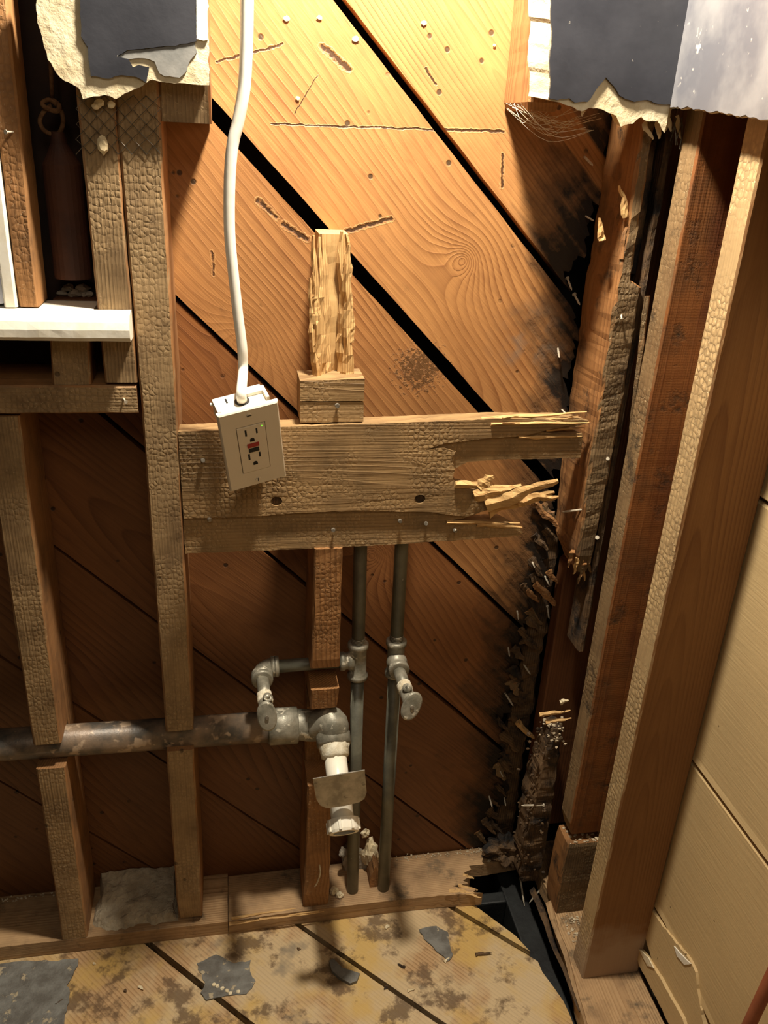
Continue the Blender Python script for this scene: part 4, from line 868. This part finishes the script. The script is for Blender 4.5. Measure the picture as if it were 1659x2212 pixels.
CH = [(800, 1845, .014, .010, .028, 'plaster', 'big cream plaster chunk wedged between the two supply pipes'), (742, 1842, .008, .007, .009, 'rubble', 'grey rubble piece right of the rotted stud foot, upper one'), (738, 1903, .007, .007, .008, 'rubble', 'dark rubble piece between stud foot and left supply pipe'), (722, 1925, .007, .006, .006, 'plaster', 'cream crumb on the sill beside the stud foot'),
      (733, 1933, .006, .005, .006, 'plaster', 'cream crumb on the sill nearest the left supply pipe'), (790, 1800, .007, .004, .009, 'plaster', 'pale chip behind the slip nut, above the big plaster chunk')]
for i, (x, y, a, b, c, mt, lb) in enumerate(CH):
    p = hy(x, y, .072 if i in (0, 5) else .065 if i in (1, 2) else .04)
    if i in (3, 4): p = hz(x, y, SZ+.004)
    link('plaster_chunk' if mt == 'plaster' else 'rubble_piece', lump(BM(), p, (a, b, c), i+20, 3, .5), M[mt], None, lb, 'rubble')
bm = BM(); fr = jag(P0([(797, 1938), (822, 1940), (823, 1890), (812, 1872), (800, 1895)], .035), .005, .002, 3); slab(bm, fr, [Vector((p.x, .07, p.z)) for p in fr]); link('wood_scrap', bm, M['splitwood'], None, 'brown wood scrap standing on the sill against the right supply pipe', 'scrap')
bm = BM(); fr = jag(P0([(745, 1935), (790, 1935), (795, 1860), (760, 1830), (742, 1850)], .075), .006, .004, 4); slab(bm, fr, [Vector((p.x, .0935, p.z)) for p in fr]); link('rubble_heap', bm, M['rubble'], None, 'dark rubble heap on the sill behind the left supply pipe', 'rubble')
bm = BM(); pts = spline([hy(690, 1868, -.002), hy(692, 1885, -.006), hy(686, 1905, -.004), hy(680, 1915, -.001)], 5); tube(bm, pts, .0012, 6); link('curled_shaving', bm, M['lime'], None, 'pale curled shaving hanging on the rotted stud foot', 'shaving')
# crumbs nobody could count
bm = BM(); rr = random.Random(5)
def crumb(p, s_): lump(bm, p, (s_, s_*rr.uniform(.6, 1), s_*rr.uniform(.5, .9)), rr.random()*50, 1, .5)
for i in range(120): crumb((rr.uniform(.24, .48), .088+rr.gauss(0, .003), SZ+.001), rr.uniform(.0007, .0022))
for i in range(60): crumb((rr.uniform(.42, .49), rr.uniform(.06, .093), SZ+.002), rr.uniform(.001, .003))
for i in range(90): crumb((rr.uniform(.506, .56), rr.uniform(-.11, -.06), SZ+.001), rr.uniform(.0008, .003))
for i in range(80): crumb((rr.uniform(-.52, -.28), .088+rr.gauss(0, .003), SZ+.001), rr.uniform(.0008, .0022))
link('plaster_crumbs', bm, M['crumb'], None, 'scattered pale crumbs along the sills and in the corner', 'crumbs', kind='stuff')
bm = BM()
for i in range(150):
    z = rr.uniform(.05, .34); x = .470+rr.gauss(0, .011); y = rr.uniform(.004, .06); crumb((x, y, z), rr.uniform(.0012, .0038))
link('rot_crumbs', bm, M['rotten'], foot_, kind='stuff')
bm = BM()
for i in range(70): crumb((rr.uniform(.503, .57), rr.uniform(-.052, -.014), .1785), rr.uniform(.001, .0035))
link('crumbs', bm, M['crumb'], sblk_, 'pale crumbs', kind='stuff')
bm = BM(); rr2 = random.Random(8)
for i in range(60): crumb((.482+rr2.gauss(0, .008), rr2.uniform(.004, .05), .338+rr2.gauss(0, .010)), rr2.uniform(.001, .0035))
link('grey_chips', bm, M['crumb'], foot_, 'grey chips', kind='stuff')
for i, (a, b, wd, mt, lb) in enumerate([((1165, 1545), (1232, 1535), .008, 'fresh', 'pale flat splinter lying on the rotted stud foot, lower one'), ((1178, 1560), (1234, 1552), .007, 'fresh', 'pale flat splinter under the other on the rotted stud foot'), ((1210, 1518), (1228, 1512), .008, 'plaster', 'cream chip above the pale splinters on the rotted stud foot')]):
    bm = BM(); sliver(bm, hy(*a, .006), hy(*b, .006), wd, .005, 130+i, 9); link('wood_splinter' if i < 2 else 'plaster_chip', bm, M[mt], None, lb, 'splinter' if i < 2 else 'chip', gax='x')
rs = random.Random(12)
for i in range(30):
    z = .06+.66*i/30+rs.uniform(-.02, .02); x = lerp_tab(ROTP, z); L = rs.uniform(.018, .04); s0 = rs.uniform(.010, .035); d = Vector((1, 0, -1)).normalized()
    p = Vector((x-s0, SH-.0015, z+s0*.3)); q = p+d*L+Vector((0, -rs.uniform(.0, .012), rs.uniform(-.01, .006)))
    if q.x > .478: q.x = .478
    bm = BM(); sliver(bm, p, q, rs.uniform(.008, .018), rs.uniform(.003, .006), 150+i, 9, rs.uniform(-.1, .1), ragged=.6); link('rot_splinter', bm, M['post' if i % 7 == 0 else 'rotten'], None, 'dark rotted splinter hanging from the ragged right edge of the sheathing', 'splinter', 'rotted sheathing splinters', gax=(Vector((.7, 0, .7)), Vector((0, 1, 0)), Vector((.7, 0, -.7))))
for i, (a, b, wd) in enumerate([((1154, 1262), (1212, 1314), .012), ((1138, 1275), (1165, 1300), .009), ((1186, 1232), (1203, 1262), .010), ((1116, 1560), (1166, 1606), .009), ((1150, 1085), (1215, 1145), .012)]):
    bm = BM(); sliver(bm, hy(*a, .088), hy(*b, .080), wd, .006, 190+i, 10, .06); link('pale_splinter', bm, M['fresh' if i == 3 else 'splitwood'], None, ['pale split splinter in the dark corner below the beam end', 'small pale splinter left of the split one below the beam end', 'curled pale splinter above the split one in the dark corner', 'thin pale splinter low in the dark corner', 'pale splinter in the dark corner right behind the torn beam leaf'][i], 'splinter', gax='x')
TP = [([(423, 2081), (466, 2061), (506, 2081), (542, 2074), (539, 2099), (553, 2121), (532, 2146), (488, 2150), (448, 2162), (432, 2146), (443, 2124), (434, 2103)], 'grey tar patch with pale beads stuck on, left of the middle floor seam'),
      ([(-60, 2086), (20, 2080), (60, 2074), (110, 2076), (168, 2068), (160, 2100), (146, 2128), (152, 2160), (138, 2190), (140, 2260), (-60, 2270)], 'large grey-brown patch in the bottom left floor corner'),
      ([(711, 2079), (720, 2074), (740, 2094), (777, 2106), (771, 2122), (756, 2128), (732, 2114), (716, 2099)], 'small curled dark scrap beside the middle floor seam'),
      ([(906, 2005), (940, 2000), (967, 2012), (971, 2040), (979, 2063), (967, 2073), (952, 2063), (936, 2044), (916, 2028)], 'grey tar patch on the right floor boards below the sill')]
for i, (o, lb) in enumerate(TP):
    fr = []
    for a in range(len(o)):
        p, q = hz(*o[a], .0022), hz(*o[(a+1) % len(o)], .0022)
        for j in range(4):
            s_ = p+(q-p)*j/4; fr.append(s_+(Vector((nz(s_, 90, 2), nz(s_, 90, 4), 0))*.004 if i != 2 else Vector()))
    if i == 2: fr = [p+Vector((0, 0, .004)) for p in fr]
    bm = BM(); slab(bm, fr, [Vector((p.x, p.y, .0004 if i != 2 else .0006)) for p in fr]); link('tar_patch' if i != 2 else 'curled_scrap', bm, M['tar'], None, lb, 'patch' if i != 2 else 'scrap')
for i, (x, y) in enumerate([(470, 2130), (480, 2135), (490, 2140), (515, 2142), (497, 2146), (462, 2127)]):
    p = hz(x, y, .0025); link('pale_bead', lump(BM(), p, (.0032, .003, .0022), i, 2, .3), M['plaster'], None, 'pale plaster bead stuck on the grey tar patch left of the middle seam', 'bead', 'beads on the tar patch')
bm = BM(); sliver(bm, hz(1027, 2060, .003), hz(1062, 2058, .003), .006, .004, 210, 8, nrm=Vector((0, 0, 1))); link('wood_splinter', bm, M['rotten'], None, 'short brown splinter lying on the floor near the corner hole', 'splinter', gax='x')
for i, (x, y) in enumerate([(205, 2080), (272, 2138), (300, 2130), (838, 2130), (880, 2140), (875, 2090), (960, 2078), (648, 2052), (838, 1998), (120, 2170)]):
    bm = BM(); p = hz(x, y, .0012); sliver(bm, p, p+Vector((rs.uniform(-.012, .012), rs.uniform(-.01, .01), .001)), .005, .003, 220+i, 6, nrm=Vector((0, 0, 1))); link('floor_crumb', bm, M['rotten' if i % 2 else 'plaster'], None, 'tiny scrap lying on the stained floor boards', 'scrap', 'scraps on the floor')
# ------------------------------------------------------------------ torn trim low on the right wall, leaning bar
def XP(l, X): return [hx(a, b, X) for a, b in l]
def slabx(o, X, th, name, mat, label, seed, amp=.002, kind=None, cat='trim'):
    fr = []; P = XP(o, X)
    for a in range(len(P)):
        p, q = P[a], P[(a+1) % len(P)]; n = max(1, int((q-p).length/.006))
        for j in range(n):
            s_ = p+(q-p)*j/n; fr.append(s_+Vector((0, nz(s_, 120, seed), nz(s_, 120, seed+2)))*amp)
    bm = BM(); slab(bm, fr, [Vector((X+th, p.y, p.z)) for p in fr]); return link(name, bm, mat, None, label, cat, kind=kind, gax='y')
slabx([(1388, 2005), (1404, 1962), (1450, 2025), (1488, 2070), (1503, 2100), (1508, 2150), (1522, 2230), (1470, 2240), (1440, 2150), (1408, 2075)], .588, .012, 'trim_1', M['tan'], 'split tan base board with peeling paint behind the foot of the nearest stud', 3, .003, 'structure')
slabx([(1366, 2035), (1392, 2062), (1424, 2110), (1474, 2200), (1484, 2240), (1458, 2240), (1422, 2165), (1380, 2085)], .583, .006, 'trim_2', M['tan'], 'narrow torn strip lying along the base board by the right plate', 6, .002, 'structure')
slabx([(1455, 2043), (1470, 2060), (1492, 2082), (1478, 2084), (1462, 2066)], .5865, .0015, 'paint_flake', M['whitepaint'], 'curled white paint flake on the split base board', 7, .001, None, 'flake')
slabx([(1378, 2048), (1400, 2068), (1412, 2092), (1398, 2086)], .5815, .0015, 'paint_flake', M['plaster'], 'yellowed paint flake hanging at the foot of the nearest stud', 9, .001, None, 'flake')
p0, p1 = hx(1619, 2212, .565), hx(1672, 2100, .565); d = (p1-p0).normalized(); k = p0.z/d.z
bm = BM(); tube(bm, [p0-d*(k-.004), p0, p0+d*.45], .0072, 16); link('leaning_bar', bm, M['redbar'], None, 'red-brown bar leaning at the bottom right edge in front of the tan boards', 'bar', smooth=True)

for i, (x, y, s_) in enumerate([(690, 38, .0035), (619, 40, .0045), (769, 84, .0048), (643, 212, .0030), (916, 50, .0042), (1068, 98, .0025)]):
    link('plaster_speck', lump(BM(), hy(x, y, SH-.0015), (s_*.8, .0005, s_*.6), i+40, 2, .5), M['plaster'], None, 'white plaster speck stuck on the brightly lit sheathing near the top', 'speck', 'plaster specks on the sheathing')
bm = BM(); rw = random.Random(3)
for i in range(22):
    a = hy(1092+rw.uniform(0, 60), 222+rw.uniform(0, 18), rw.uniform(.0, .07)); b = hy(1150+rw.uniform(0, 150), 232+rw.uniform(0, 50), rw.uniform(-.004, .04)); c = (a+b)/2-Vector((0, 0, rw.uniform(.004, .022)))
    tube(bm, spline([a, c, b], 5), .00022, 4)
link('cobweb', bm, M['lime'], None, 'dusty cobweb strands under the left end of the right plaster remnant', 'cobweb')
